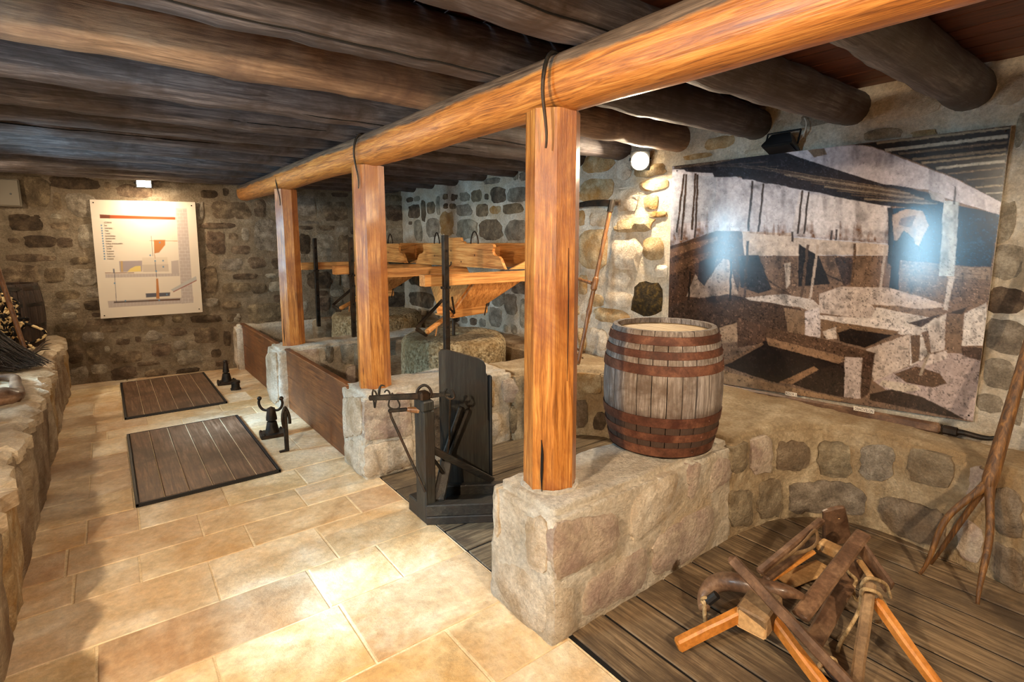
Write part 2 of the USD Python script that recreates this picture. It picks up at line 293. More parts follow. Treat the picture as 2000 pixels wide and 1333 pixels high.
wood('stave_dark', [(26, 17, 12), (48, 33, 23), (70, 50, 36)], 'z', ns=4, rough=.6, rand=.12, bump=.5)
n_ = {'tc': ('texture_coordinate', {}), 'sx': ('separate_xyz', {}), 'n': ('noise_texture', {'scale': 5, 'detail': 6, 'roughness': .65}), 'mp': ('mapping', {'scale': (1, .35, 1)}), 'ma': ('math', {'math_type': 'multiply_add', 'value2': .11}), 'r': ('rgb_ramp', {'ramp': [(.074, (0, 0, 0)), (.09, (1, 1, 1))]}),
      'mg': ('mapping', {'scale': (20, 1.1, 20)}), 'n1': ('noise_texture', {'scale': 3, 'detail': 7, 'roughness': .62, 'distortion': 1.2}), 'c1': ('rgb_ramp', {'ramp': [(.32, lin((112, 62, 24))), (.5, lin((174, 106, 44))), (.68, lin((204, 140, 68)))]}), 'c2': ('rgb_ramp', {'ramp': [(.32, lin((58, 44, 36))), (.68, lin((128, 106, 86)))]}), 'm': ('mix_color', {}),
      'b': ('bump', {'strength': .35, 'distance': .006}), 'n2': ('noise_texture', {'scale': 12, 'detail': 8}), 'p': ('principled_bsdf', {'roughness': .42, 'coat_weight': .15, 'coat_roughness': .25})}
LOOKS['beam_wood'] = usdkit.material(stage, '/World/Looks/beam_wood', n_, [('tc.object', 'sx.vector'), ('tc.object', 'mp.vector'), ('mp.vector', 'n.vector'), ('n.fac', 'ma.value1'), ('sx.z', 'ma.value3'), ('ma.value', 'r.fac'), ('r.color', 'm.fac'), ('tc.object', 'mg.vector'), ('mg.vector', 'n1.vector'), ('mg.vector', 'n2.vector'), ('n1.fac', 'c1.fac'), ('n1.fac', 'c2.fac'), ('c1.color', 'm.a'), ('c2.color', 'm.b'), ('m.result', 'p.base_color'), ('n2.fac', 'b.height'), ('b.normal', 'p.normal')], surface='p.BSDF')
tex('rust', [(58, 36, 26), (96, 60, 44), (124, 82, 62)], ns=9, rough=.62, bump=.3, bscale=50, bdist=.003, stain=(66, 34, 24), ss=7, metal=.2)
tex('iron', [(22, 20, 18), (42, 38, 33), (66, 58, 48)], ns=16, rough=.5, bump=.3, bscale=60, bdist=.003, metal=.5, stain=(60, 42, 28), ss=9)
tex('hole_black', [(10, 8, 7), (20, 16, 13)], ns=12, rough=.9, bump=0)
wood('handle', [(70, 42, 22), (112, 72, 38), (146, 100, 58)], 'z', ns=3, rough=.45, bump=.3, coat=.2)
wood('fork_wood', [(52, 32, 15), (92, 60, 29), (134, 92, 46)], 'z', ns=3, rough=.5, bump=.35)
tex('saddle_orange', [(136, 80, 30), (178, 112, 46), (198, 134, 68)], ns=5, rough=.4, bump=.2, rand=.05, coat=.2)
tex('saddle_brown', [(68, 48, 34), (106, 78, 58), (140, 110, 84)], ns=6, rough=.42, bump=.3, rand=.12, stain=(64, 42, 28), ss=5, coat=.2)
tex('mortar_tan', [(152, 132, 104), (186, 165, 133), (208, 190, 160)], ns=7, bump=1., bscale=20, bdist=.045, stain=(160, 132, 96), ss=1.8, rough=.9)
tex('bench_top', [(166, 142, 110), (204, 184, 154), (226, 212, 190)], scale=(1, 1, 3), ns=5, bump=.8, bscale=14, bdist=.03, rough=.45, stain=(156, 128, 94), ss=3, spec=.5)
tex('stone_ledge', [(110, 96, 78), (150, 133, 110), (184, 166, 140)], ns=10, bump=1., bscale=15, bdist=.06, rand=.12, hue=.008, rough=.92, stain=(130, 108, 82), ss=4)
tex('saddle_grey', [(84, 62, 42), (120, 94, 66), (146, 118, 86)], ns=6, rough=.6, bump=.3, rand=.1)
tex('saddle_pale', [(150, 110, 66), (180, 140, 92), (198, 160, 112)], ns=6, rough=.6, bump=.25)
tex('rope', [(120, 96, 62), (168, 140, 100), (196, 170, 130)], ns=30, rough=.9, bump=1., bscale=120, bdist=.004)
tex('rope_spots', [(20, 14, 10), (24, 17, 12), (196, 166, 116), (214, 188, 140)], ns=22, detail=1, rough=.9, bump=.6, bscale=90, bdist=.004, lo=.44, hi=.56)
wood('twig', [(20, 14, 10), (38, 27, 20), (62, 46, 34)], 'y', ns=6, rough=.8, bump=.3)
plain('black_metal', (16, 16, 18), .45, .0)
plain('white_card', (206, 196, 182), .6); plain('ink', (26, 24, 26), .7); plain('ink_brown', (96, 76, 64), .7); plain('ink_blue', (64, 104, 134), .6)
plain('grey_paint', (118, 108, 92), .6); plain('lamp_glow', (255, 236, 200), .4, 0, 30.); plain('cable', (168, 158, 146), .5)
plain('frame_white', (190, 186, 176), .5)
printed('mural_print', .18, .25, .5); printed('board_print', .42, 0., .4)
LOOKS['pane'] = usdkit.material(stage, '/World/Looks/pane', {'t': ('transparent_bsdf', {'color': (.96, .98, 1)}), 'g': ('glossy_bsdf', {'roughness': .02, 'color': (1, 1, 1)}), 'f': ('fresnel', {'IOR': 1.45}), 'm': ('mix_closure', {})}, [('f.fac', 'm.fac'), ('t.BSDF', 'm.closure1'), ('g.BSDF', 'm.closure2')], surface='m.closure')

# ---------------------------------------------------------------- masonry: stones as u0,u1,z0,z1 on their wall, or outlines (u, z)
BW = """-0.65,-0.41,2.01,2.33 -0.4,0.02,2.21,2.35 0.07,0.13,2.21,2.31 0.17,0.53,2.15,2.3 -0.39,-0.32,1.98,2.17 -0.27,-0.01,1.91,2.17 -0.78,-0.5,1.75,1.93 -0.43,-0.33,1.88,1.94 -0.44,-0.26,1.77,1.85 -0.21,-0.04,1.56,1.83 -0.67,-0.4,1.57,1.7 -0.8,-0.71,1.62,1.67 -0.88,-0.4,1.41,1.5 -0.9,-0.57,1.15,1.37 -0.54,-0.36,1.18,1.35 -0.29,-0.08,1.14,1.33 -0.3,-0.13,1.38,1.46 -0.4,-0.26,1.57,1.68 1.01,1.19,2.17,2.27 1.25,1.32,2.2,2.3 1.12,1.54,1.91,2.15 0.95,1.03,1.91,2.12 1.59,1.73,1.95,2.19 1.78,1.86,2.01,2.21 0.97,1.38,1.8,1.87 1.42,1.51,1.83,1.87 1.03,1.24,1.48,1.76 1.28,1.39,1.65,1.75 1.43,1.51,1.65,1.81 1.3,1.52,1.48,1.59 1.57,1.84,1.5,1.92 1.16,1.41,1.28,1.42 1.48,1.7,1.29,1.44 1.75,1.85,1.28,1.42 1.29,1.58,1.15,1.23 1.68,1.86,1.16,1.22 1.17,1.49,0.98,1.11 1.49,1.68,0.96,1.1 1.71,1.86,0.98,1.11 0.94,1.12,1,1.33 0.94,1.11,0.82,0.93 1.15,1.37,0.78,0.88 1.43,1.85,0.57,0.83 1.19,1.36,0.6,0.71 1.76,1.86,0.84,0.93 2.1,2.35,1.98,2.25 2.43,2.77,1.92,2.19 2.84,3.1,1.94,2.26 2.12,2.37,1.88,1.92 2.12,2.29,1.8,1.85 2.37,2.58,1.79,1.86 2.6,2.76,1.77,1.85 2.79,2.91,1.74,1.86 2.11,2.25,1.47,1.74 2.29,2.57,1.44,1.74 2.62,2.78,1.48,1.73 2.41,2.48,2.25,2.3 2.56,2.78,2.25,2.31 2.18,2.51,0.99,1.23 2.56,2.62,1.03,1.21 2.65,2.84,0.99,1.22 2.49,2.66,0.87,0.97 2.33,2.45,0.89,0.96 2.29,2.47,0.67,0.86 2.54,2.66,0.64,0.75 2.55,2.64,0.78,0.82 2.11,2.17,0.68,0.83 3.3,3.59,2.23,2.31 3.3,3.59,1.94,2.18 3.29,3.59,1.66,1.84 -0.5,-0.25,0.62,0.72 -0.23,0.25,0.66,0.75 0.32,0.54,0.61,0.74 0.6,0.73,0.64,0.74 0.8,1.13,0.62,0.72 1.19,1.35,0.6,0.71 -0.42,-0.29,0.5,0.61 -0.27,-0.07,0.48,0.6 0.03,0.17,0.42,0.5 0.22,0.28,0.44,0.51 0.33,0.5,0.44,0.57 0.56,0.75,0.48,0.58 0.82,1.08,0.35,0.56 1.14,1.22,0.3,0.5 -0.42,-0.28,0.25,0.46 -0.24,-0.13,0.23,0.44 -0.08,-0.03,0.34,0.42 -0.04,0.28,0.2,0.34 0.36,0.57,0.25,0.4 0.6,0.73,0.31,0.42 0.62,0.89,0.11,0.29 0.99,1.1,0.16,0.27 -0.43,-0.25,0.01,0.2 -0.22,-0.07,0.1,0.21 -0.04,0.2,-0,0.15 0.22,0.44,0.14,0.2 0.28,0.51,-0.01,0.09 0.6,0.85,-0,0.06 -0.46,-0.25,0.99,1.09 -0.19,-0.08,1,1.12 -0.42,-0.26,0.87,0.95 -0.22,-0.08,0.85,0.96 1.03,1.18,0.04,0.12 -0.13,0.06,0.58,0.64 -0.43,-0.3,0.77,0.84 -0.16,-0.08,0.77,0.82 2.88,3.22,0.99,1.44 2.87,3.16,0.69,0.88 3.29,3.58,0.98,1.28 3.29,3.59,0.67,0.9 2.79,3.01,0.55,0.7"""
RW = """6.97,7.16,2.2,2.27 6.79,6.94,2.2,2.27 6.78,7.11,1.97,2.16 6.63,6.74,1.92,2.2 6.38,6.58,2.01,2.17 6.24,6.34,2,2.24 6.03,6.17,2.18,2.25 5.81,5.97,2.14,2.24 5.55,5.77,2.13,2.24 5.3,5.52,2.11,2.25 5.17,5.25,2.12,2.19 4.84,5.12,2.07,2.25 4.45,4.82,2.06,2.22 6.04,6.17,2.06,2.13 5.86,6.01,2.05,2.12 5.52,5.85,1.95,2.1 5.18,5.42,1.93,2.08 4.94,5.14,1.95,2.04 4.54,4.9,1.94,2.05 5.91,6.25,1.69,2.02 5.41,5.85,1.67,1.91 4.91,5.36,1.65,1.89 4.47,4.85,1.65,1.87 6.72,6.96,1.64,1.93 6.27,6.61,1.7,1.95 7.01,7.12,1.88,1.93 4.95,5.26,2.29,2.36 4.63,4.72,2.3,2.38 4.45,4.61,2.28,2.37 3.64,3.73,1.78,1.93 3.36,3.57,1.77,1.92 3.36,3.72,1.37,1.75 2.97,3.31,1.38,1.66 2.75,2.95,1.48,1.67 2.86,3.28,1.71,1.83 3.02,3.25,1.9,2.08 2.82,2.96,1.9,2.02 2.73,2.91,1.83,1.88 2.7,2.83,1.34,1.44 3.09,3.33,1.22,1.36 3.06,3.36,1.05,1.18 2.86,3.03,1.02,1.3 2.69,2.85,1.02,1.26 3.07,3.49,0.89,1.02 3.6,3.71,1.13,1.31 3.39,3.57,1.02,1.14 3.33,3.58,0.61,0.82 3.6,3.7,0.58,0.8 3.07,3.31,0.67,0.87 3.3,3.67,2.26,2.43 3.31,3.72,2,2.21 3.04,3.27,2.09,2.1 2.76,3.07,2.17,2.27 2.73,3.01,2.05,2.15 3.1,3.27,2.17,2.39 2.7,3.02,0.86,0.97 2.7,3.01,0.68,0.83 6.54,7.13,1,1.29 6.02,6.47,0.94,1.25 6.41,7.15,0.71,0.93 4.88,5.12,0.88,1.12 4.65,4.88,0.81,1.05 5.15,5.33,0.85,1.07 4.47,4.74,1.06,1.26 4.44,4.6,0.69,1.01 4.93,5.18,0.63,0.87 0.63,0.72,1.63,1.83 0.58,0.71,1.43,1.61 0.56,0.7,1.25,1.39 0.54,0.69,1.04,1.22 0.56,0.68,0.85,1.01 0.59,0.69,0.71,0.81 0.51,0.58,0.67,0.83 1.16,1.35,2.23,2.29 1,1.33,2.33,2.47 0.66,0.76,2.32,2.46 0.64,0.67,2.1,2.27 2.18,2.41,2.31,2.4 1.93,2.1,2.24,2.28 2.36,2.6,2.26,2.3 1.79,1.91,2.35,2.44 1.5,1.73,2.37,2.46 1,1.11,2.21,2.25"""
S1F = [[(1.304, 0.536), (1.682, 0.459), (1.695, 0.283), (1.598, 0.284), (1.31, 0.286)], [(1.775, 0.477), (1.866, 0.505), (2.104, 0.551), (2.098, 0.449), (2.059, 0.318), (1.781, 0.283)], [(2.191, 0.546), (2.295, 0.54), (2.288, 0.407), (2.215, 0.334)], [(2.41, 0.516), (2.573, 0.483), (2.596, 0.352), (2.38, 0.336)], [(1.313, 0.256), (1.441, 0.224), (1.444, 0.091), (1.422, 0.013), (1.322, 0.007)], [(1.507, 0.203), (1.88, 0.232), (1.907, 0.14), (1.876, 0.023), (1.465, 0.053)], [(1.94, 0.23), (2.185, 0.276), (2.433, 0.266), (2.447, 0.104), (2.337, 0.023), (1.95, 0.044)]]
S1E = [[(1.927, 0.524), (1.814, 0.555), (1.808, 0.326), (1.922, 0.288)], [(1.617, 0.495), (1.44, 0.543), (1.436, 0.296), (1.603, 0.274)], [(1.945, 0.18), (1.651, 0.244), (1.441, 0.232), (1.435, 0.036), (1.651, -0.013), (1.904, 0.066)]]
S2F = [[(1.313, 0.589), (1.644, 0.566), (1.66, 0.253), (1.301, 0.291)], [(1.3, 0.262), (1.659, 0.227), (1.653, 0.023), (1.291, 0.024)], [(1.796, 0.417), (1.942, 0.408), (1.935, 0.07), (1.788, 0.083)], [(1.691, 0.532), (1.927, 0.529), (1.925, 0.431), (1.689, 0.438)], [(2.305, 0.554), (2.384, 0.545), (2.382, 0.315), (2.293, 0.332)], [(2.454, 0.522), (2.74, 0.519), (2.741, 0.343), (2.479, 0.326)], [(2.308, 0.283), (2.464, 0.235), (2.453, 0.056), (2.316, 0.104)], [(2.542, 0.293), (2.742, 0.277), (2.743, 0.008), (2.542, 0.071)]]
S2E = [[(3.846, 0.498), (3.359, 0.583), (3.385, 0.325), (3.884, 0.197)], [(3.843, 0.169), (3.389, 0.28), (3.417, 0.001), (3.731, 0.025)]]
S3F = [[(1.385, 0.564), (1.647, 0.573), (1.638, 0.385), (1.376, 0.392)], [(1.709, 0.597), (1.792, 0.598), (1.784, 0.402), (1.711, 0.417)], [(1.873, 0.632), (2.08, 0.62), (2.069, 0.34), (1.873, 0.373)], [(1.904, 0.347), (2.08, 0.338), (2.073, 0.144), (1.907, 0.171)], [(2.403, 0.595), (2.481, 0.598), (2.474, 0.352), (2.395, 0.363)]]
S3E = [[(6.023, 0.493), (5.126, 0.603), (5.195, 0.094), (5.677, -0.025), (6.056, 0.099)]]
DD = [[(0.175, 0.601), (0.323, 0.567), (0.332, 0.368), (0.184, 0.395)], [(0.349, 0.567), (0.529, 0.533), (0.556, 0.307), (0.381, 0.337)], [(0.582, 0.496), (0.797, 0.466), (0.802, 0.305), (0.591, 0.31)], [(0.842, 0.486), (0.999, 0.488), (1.026, 0.273), (0.865, 0.256)], [(1.053, 0.486), (1.214, 0.518), (1.219, 0.324), (1.066, 0.283)], [(1.272, 0.537), (1.478, 0.552), (1.478, 0.376), (1.29, 0.351)], [(1.537, 0.542), (1.626, 0.525), (1.617, 0.354), (1.546, 0.359)], [(0.184, 0.297), (0.399, 0.241), (0.417, 0.028), (0.215, 0.082)], [(0.439, 0.285), (0.627, 0.253), (0.645, 0.023), (0.466, 0.057)], [(0.685, 0.214), (1.017, 0.243), (1.107, 0.204), (1.107, 0.065), (0.712, 0.028)], [(1.16, 0.214), (1.46, 0.251), (1.478, 0.05), (1.281, 0.016), (1.174, 0.084)], [(1.514, 0.248), (1.617, 0.246), (1.626, 0.05), (1.532, 0.052)], [(1.644, 0.481), (1.747, 0.464), (1.765, 0.246), (1.658, 0.265)], [(1.662, 0.216), (1.774, 0.187), (1.796, -0.016), (1.675, 0.025)]]
CD = [[(0.799, 0.608), (1.007, 0.628), (1.014, 0.376), (0.81, 0.354)], [(0.803, 0.305), (0.901, 0.317), (0.905, 0.084), (0.806, 0.067)], [(0.949, 0.202), (1.058, 0.224), (1.062, 0.074), (0.952, 0.05)], [(0.522, 0.547), (0.737, 0.574), (0.741, 0.361), (0.522, 0.339)], [(0.478, 0.268), (0.701, 0.297), (0.701, 0.072), (0.478, 0.045)]]
def boxes(s): return [tuple(map(float, q.split(','))) for q in s.split()]
def back(u, v, h): return (u, 7.745-.122*u-h, v)
def right(u, v, h): return (3.76-.0288*u-h, u, v)
def left(u, v, h): return (-1.4+h, u, v)
def front(u, v, h): return (u, -1.6+h, v)
def fy(Y): return lambda u, v, h: (u, Y-h, v)
def fx(X): return lambda u, v, h: (X-h, u, v)
def curve_fn(pts):
    C = np.array(pts, float); s = np.r_[0, np.cumsum(np.linalg.norm(np.diff(C, axis=0), axis=1))]; cx, cy = CubicSpline(s, C[:, 0]), CubicSpline(s, C[:, 1])
    def f(u, v, h):
        dx, dy = float(cx(u, 1)), float(cy(u, 1)); k = math.hypot(dx, dy); return (float(cx(u))+h*dy/k, float(cy(u))-h*dx/k, v)
    return f, s[-1], C
DC, DLEN, DCP = curve_fn([(2.4, 1.44), (2.9, 1.41), (3.2, 1.28), (3.35, 1.03), (3.33, .7), (3.27, .4), (3.15, 0), (3.05, -.5)])
CC, CLEN, CCP = curve_fn([(2.3, 3.345), (2.6, 3.32), (2.85, 3.24), (3.1, 3.08), (3.25, 2.8), (3.28, 2.4), (3.2, 2.0), (3.05, 1.87)])
def free(bs, q):
    return not any(q[0] < b[1]+.02 and q[1] > b[0]-.02 and q[2] < b[3]+.02 and q[3] > b[2]-.02 for b in bs)
def fill(bs, u0, u1, v0, v1, r, hs=(.1, .22), ws=(.12, .34), gap=.04):
    """more rubble courses where no stone was placed yet"""
    out, v = [], v0
    while v < v1-.08:
        h = r.uniform(*hs); u = u0
        while u < u1-.06:
            w = r.uniform(*ws); q = (u, min(u+w, u1), v, min(v+h*r.uniform(.75, 1), v1))
            if free(bs, q) and free(out, q): out.append(q); u += w+gap
            else: u += .05
        v += h*.5
    return out

# wall_back
w = T('wall_back', kind='structure', label='rubble stone back wall behind the information board', cat='wall')
w.part('mortar', sheet(back, -1.45, 3.6, -.05, 2.6, .045, .014, 3), 'mortar')
bw = boxes(BW); bw += fill(bw, -.42, 3.5, .02, 2.28, np.random.default_rng(5), (.06, .16), (.08, .22), .05)[:46]
for i, b in enumerate(bw):
    r = np.random.default_rng(100+i); m = r.choice(['stone_brown', 'stone_grey', 'stone_brown', 'stone_dark'], p=[.42, .3, .2, .08])
    if i == 6: m = 'stone_dark'
    w.part('stone', stone(round_box(*b, r, 16), back, r.uniform(.012, .028), .06, .012, i, .03), m)
# wall_right
w = T('wall_right', kind='structure', label='rubble stone right wall carrying the large photo print', cat='wall')
w.part('mortar', sheet(right, -1.7, 7.4, -.05, 2.6, .05, .016, 8, flip=True), 'mortar_white')
rw = [b for b in boxes(RW) if not (2.6 < b[0] < 2.9 and abs(b[2]-1.02) < .02)]+[(2.74, 3.04, 1.0, 1.29)]; mural_zone = (.62, 2.75, .6, 2.28); rw += fill(rw+[mural_zone], 2.75, 7.1, .6, 2.3, np.random.default_rng(6), (.06, .15), (.07, .2), .05)[:40]; rw += fill(rw+[mural_zone], -1.0, .5, .65, 2.3, np.random.default_rng(9))[:22]
for i, b in enumerate(rw):
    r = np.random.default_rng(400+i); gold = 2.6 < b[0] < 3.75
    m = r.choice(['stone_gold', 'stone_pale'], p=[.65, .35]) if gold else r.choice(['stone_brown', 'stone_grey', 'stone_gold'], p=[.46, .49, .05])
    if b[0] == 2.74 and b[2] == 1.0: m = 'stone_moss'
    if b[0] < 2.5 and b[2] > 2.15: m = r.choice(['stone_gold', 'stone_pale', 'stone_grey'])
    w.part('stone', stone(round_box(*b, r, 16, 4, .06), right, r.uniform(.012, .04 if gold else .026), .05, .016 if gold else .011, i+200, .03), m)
# wall_left with its two windows, wall_front behind the camera
w = T('wall_left', kind='structure', label='left wall with two window openings', cat='wall')
holes = [(y-ww/2, y+ww/2, z-hh/2, z+hh/2) for y, z, ww, hh in WINDOWS]
w.part('mortar', sheet(left, -1.7, 8.0, -.05, 2.6, .09, .014, 12, holes=holes, flip=False), 'mortar')
for i, b in enumerate(fill([(h[0]-.08, h[1]+.08, h[2]-.08, h[3]+.08) for h in holes], -1.2, 7.6, .7, 2.3, np.random.default_rng(31), (.16, .3), (.2, .45))[:90]):
    r = np.random.default_rng(800+i); w.part('stone', stone(round_box(*b, r, 14), left, .02, .09, .01, i+500), r.choice(['stone_brown', 'stone_grey']))
for i, (a, b, c, d) in enumerate(holes):
    g = T(f'window_{i+1}', (-1.5, (a+b)/2, c), kind='structure', label='small deep-set window in the left wall', cat='window')
    X0, X1 = -1.66, -1.39
    for lo, hi in [((X0, a-.03, c-.03), (X1, a, d+.03)), ((X0, b, c-.03), (X1, b+.03, d+.03)), ((X0, a, d), (X1, b, d+.03))]: g.part('reveal', box(lo, hi), 'mortar')
    g.part('sill', box((X0, a, c-.03), (X1+.02, b, c)), 'slab_pale')
    for lo, hi in [((-1.56, a, c), (-1.52, a+.035, d)), ((-1.56, b-.035, c), (-1.52, b, d)), ((-1.56, a, c), (-1.52, b, c+.035)), ((-1.56, a, d-.035), (-1.52, b, d)), ((-1.56, a, (c+d)/2-.012), (-1.52, b, (c+d)/2+.012))]: g.part('frame', box(lo, hi, .004), 'frame_white')
    g.part('pane', box((-1.542, a, c), (-1.538, b, d), .0005), 'pane')
w = T('wall_front', kind='structure', label='wall behind the viewer', cat='wall'); w.part('mortar', sheet(front, -1.5, 3.9, -.05, 2.6, .12, .014, 15, flip=True), 'mortar')

# floor: stone slabs, recessed joints, two boarded bays
fl = T('floor', kind='structure', label='floor of large honey limestone slabs', cat='floor')
fl.part('joint_bed', box((-1.5, -1.7, -.14), (3.95, 8.0, -.0045), .001), 'grout')
def slab(x0, x1, y0, y1, m=None):
    g = .004; z = rng.uniform(-.0012, .0012); mm = m or rng.choice(['slab', 'slab_pale', 'slab'])
    j = rng.uniform(-.004, .004, 8)
    P = np.array([(x0+g+j[0], y0+g+j[1]), (x1-g+j[2], y0+g+j[3]), (x1-g+j[4], y1-g+j[5]), (x0+g+j[6], y1-g+j[7])]); c = P.mean(0); Q = c+(P-c)*(1-.004/np.abs(P-c).max())
    V = np.vstack([np.c_[P, np.full(4, -.03)], np.c_[P, np.full(4, z-.003)], np.c_[Q, np.full(4, z)]])
    q = np.vstack([grid_faces(3, 4, True), [[8, 9, 10, 11]]]); fl.part('slab', (V, q), mm, smooth=False)
def row(x0, x1, y0, y1, cuts):
    xs = [x0]+[c for c in cuts if x0+.05 < c < x1-.05]+[x1]
    for a, b in zip(xs, xs[1:]): slab(a, b, y0, y1)
XL, XR = -.45, 1.40
rows = [(-1.6, -1.0, (.1, .7)), (-1.0, -.45, (-.1, .5, 1.0)), (-.45, .15, (.2, .8)), (.15, .62, (-.1, .45, .95)), (.62, 1.06, (.1, .62, 1.1)), (1.06, 1.44, (-.2, .35, .9)), (1.44, 1.8, (.05, .55, 1.02)), (1.8, 2.23, (.22, .72)), (2.23, 2.58, (-.15, .68, 1.04)), (2.58, 2.96, (.3, .84)), (2.96, 3.24, (-.24, .02, .52, 1.12)), (3.24, 3.54, (-.28, .32, .88)), (3.54, 3.86, (-.2, .04, .5, .97))]
for y0, y1, cuts in rows: row(XL, XR, y0, y1, cuts)
for y0, y1 in [(3.86, 4.2), (4.2, 4.62), (4.62, 5.0), (5.0, 5.41), (5.93, 6.3), (6.3, 6.75), (6.75, 7.15), (7.15, 7.5)]:
    row(XL, .03, y0, y1, (-.2,) if rng.random() < .5 else ()); row(.885, XR, y0+rng.uniform(-.0, .0), y1, (1.12,) if rng.random() < .3 else ())
row(XL, XR, 5.41, 5.66, (-.1, .45, 1.05)); row(XL, XR, 5.66, 5.93, (-.18, .2, .8)); row(XL, XR, 7.5, 7.86, (.1, .7, 1.1))
fl.part('underlay', box((1.405, -1.6, -.03), (3.9, 1.5, -.003), .001), 'hole_black'); fl.part('underlay', box((1.405, 1.8, -.03), (3.5, 3.42, -.003), .001), 'hole_black')
bd = T('boarded_floor', (2.4, .4, 0), 'worn wooden floor boards under the broken saddle in the nearest bay', 'floor', kind='structure')
x = 1.42
while x < 3.55:
    ww = min(rng.uniform(.17, .25), 3.6-x); y = -1.55+rng.uniform(0, .4)
    e = [-1.58, y+1.0+rng.uniform(-.2, .5), 1.5]
    for a, b in zip(e, e[1:]): bd.part('plank', bar((x+ww/2, a+.003, -.012), (x+ww/2, b-.003, -.012), ww-.012, .03, ch=.004, n=6, wob=.0015, seed=int(x*100)), 'floor_old_y')
    x += ww
bd = T('boarded_floor', (2.3, 2.6, 0), 'grey old floor boards in the bay behind the black scale', 'floor', kind='structure')
y = 1.8
while y < 3.4:
    ww = min(rng.uniform(.17, .24), 3.42-y); e = [1.405, 2.0+rng.uniform(-.2, .5), 3.45]
    for a, b in zip(e, e[1:]): bd.part('plank', bar((a+.003, y+ww/2, -.012), (b-.003, y+ww/2, -.012), ww-.012, .03, ch=.004, n=6, wob=.0015, seed=int(y*100)), 'floor_old_x')
    y += ww

# low walls between the bays, and the ledge along the right wall
def low_wall(label, poly, z1, lists, seed, base, mortar='mortar_white'):
    t = T('low_wall', base, label, 'wall', kind='thing'); t.part('mortar', rough_block(poly, -.03, z1, .026, .016, seed, 5.), mortar, smooth=True)
    k = 0
    for polys, fn, mats, proud, step in lists:
        for P in polys:
            P = subdiv(chaikin(subdiv(np.array(P), .09)), .03); P[:, 1] = np.minimum(P[:, 1], z1-.03); P = P+np.random.default_rng(seed*99+k).normal(0, .004, P.shape)
            t.part('stone', stone(P, fn, proud, step, .014, seed*40+k, .035, .06, 7.), mats[k % len(mats)]); k += 1
    return t
low_wall('pale rough stone stub wall carrying the nearest post and the barrel', [(1.31, 1.45), (2.62, 1.45), (2.62, 1.86), (1.31, 1.87)], .565, [(S1F, fy(1.445), ['stone_violet', 'stone_pale', 'stone_violet'], .014, .022), ([[(min(max(a, 1.48), 1.83), b) for a, b in q] for q in S1E], fx(1.308), ['stone_pale'], .016, .022)], 1, (1.5, 1.6, 0))
low_wall('rough stone stub wall right behind the black scale, carrying the middle post', [(1.31, 3.36), (2.56, 3.36), (2.56, 3.78), (1.31, 3.78)], .6, [(S2F, fy(3.352), ['stone_violet', 'stone_pale', 'stone_brown', 'stone_pale', 'stone_gold'], .022, .03), ([[(min(max(a, 3.39), 3.74), b) for a, b in q] for q in S2E], fx(1.305), ['stone_pale'], .022, .03)], 2, (1.5, 3.55, 0))
low_wall('stone stub wall between the two plank barriers, carrying the far post', [(1.26, 5.36), (3.05, 5.36), (3.05, 5.8), (1.26, 5.8)], .6, [(S3F, fy(5.352), ['stone_violet', 'stone_grey', 'stone_grey'], .022, .035), ([[(5.76, .5), (5.38, .57), (5.4, .1), (5.6, .0), (5.78, .1)]], fx(1.25), ['stone_pale'], .03, .03)], 3, (1.5, 5.6, 0))
low_wall('short stone stub wall against the back wall, at the end of the far plank barrier', [(1.27, 7.42), (3.2, 7.42), (3.2, 7.62), (1.27, 7.62)], .57, [([[(7.44, .05), (7.58, .05), (7.58, .52), (7.44, .53)]], fx(1.26), ['stone_pale'], .02, .03)], 4, (1.5, 7.5, 0))
dc = [tuple(p) for p in np.array([DC(s, 0, -.01)[:2] for s in np.linspace(.2, DLEN, 22)])]; cc = [tuple(p) for p in np.array([CC(s, 0, -.01)[:2] for s in np.linspace(.28, CLEN, 20)])]
ledge = T('stone_ledge', (3.4, 2.5, 0), 'long curved stone ledge below the large photo print', 'ledge', kind='thing')
ledge.part('mortar', rough_block([(2.6, 1.86)]+dc+[(3.68, -.5), (3.62, 3.78), (2.56, 3.78)]+cc, -.03, .57, .032, .014, 6, 5.), 'mortar_tan', smooth=True)
k = 0
for polys, fn, mats in [(DD, DC, ['stone_ledge', 'stone_violet', 'stone_ledge', 'stone_ledge', 'stone_grey']), (CD, CC, ['stone_ledge', 'stone_brown', 'stone_gold'])]:
    for P in polys:
        P = subdiv(chaikin(subdiv(np.array(P), .09)), .03); P = P+np.random.default_rng(k).normal(0, .005, P.shape); P[:, 1] = np.minimum(P[:, 1], .54)
        ledge.part('stone', stone(P, fn, .018, .022, .02, 300+k, .035, .06, 8.), mats[k % len(mats)]); k += 1
for base, lab, pl in [((3.3, 4.8, 0), 'rough stone platform behind the nearer millstone', [(3.2, 3.8), (3.62, 3.8), (3.62, 5.35), (2.0, 5.35), (2.0, 5.12), (2.9, 5.05), (3.2, 4.8)]), ((3.3, 6.6, 0), 'rough stone platform behind the farther millstone', [(3.32, 5.82), (3.6, 5.82), (3.58, 7.4), (2.2, 7.4), (2.2, 7.2), (3.0, 7.15), (3.32, 6.9)])]:
    solo('stone_platform', rough_block(pl, -.03, .6, .05, .02, 9, 5.), 'bench_rock', lab, 'ledge', kind='thing', smooth=True)
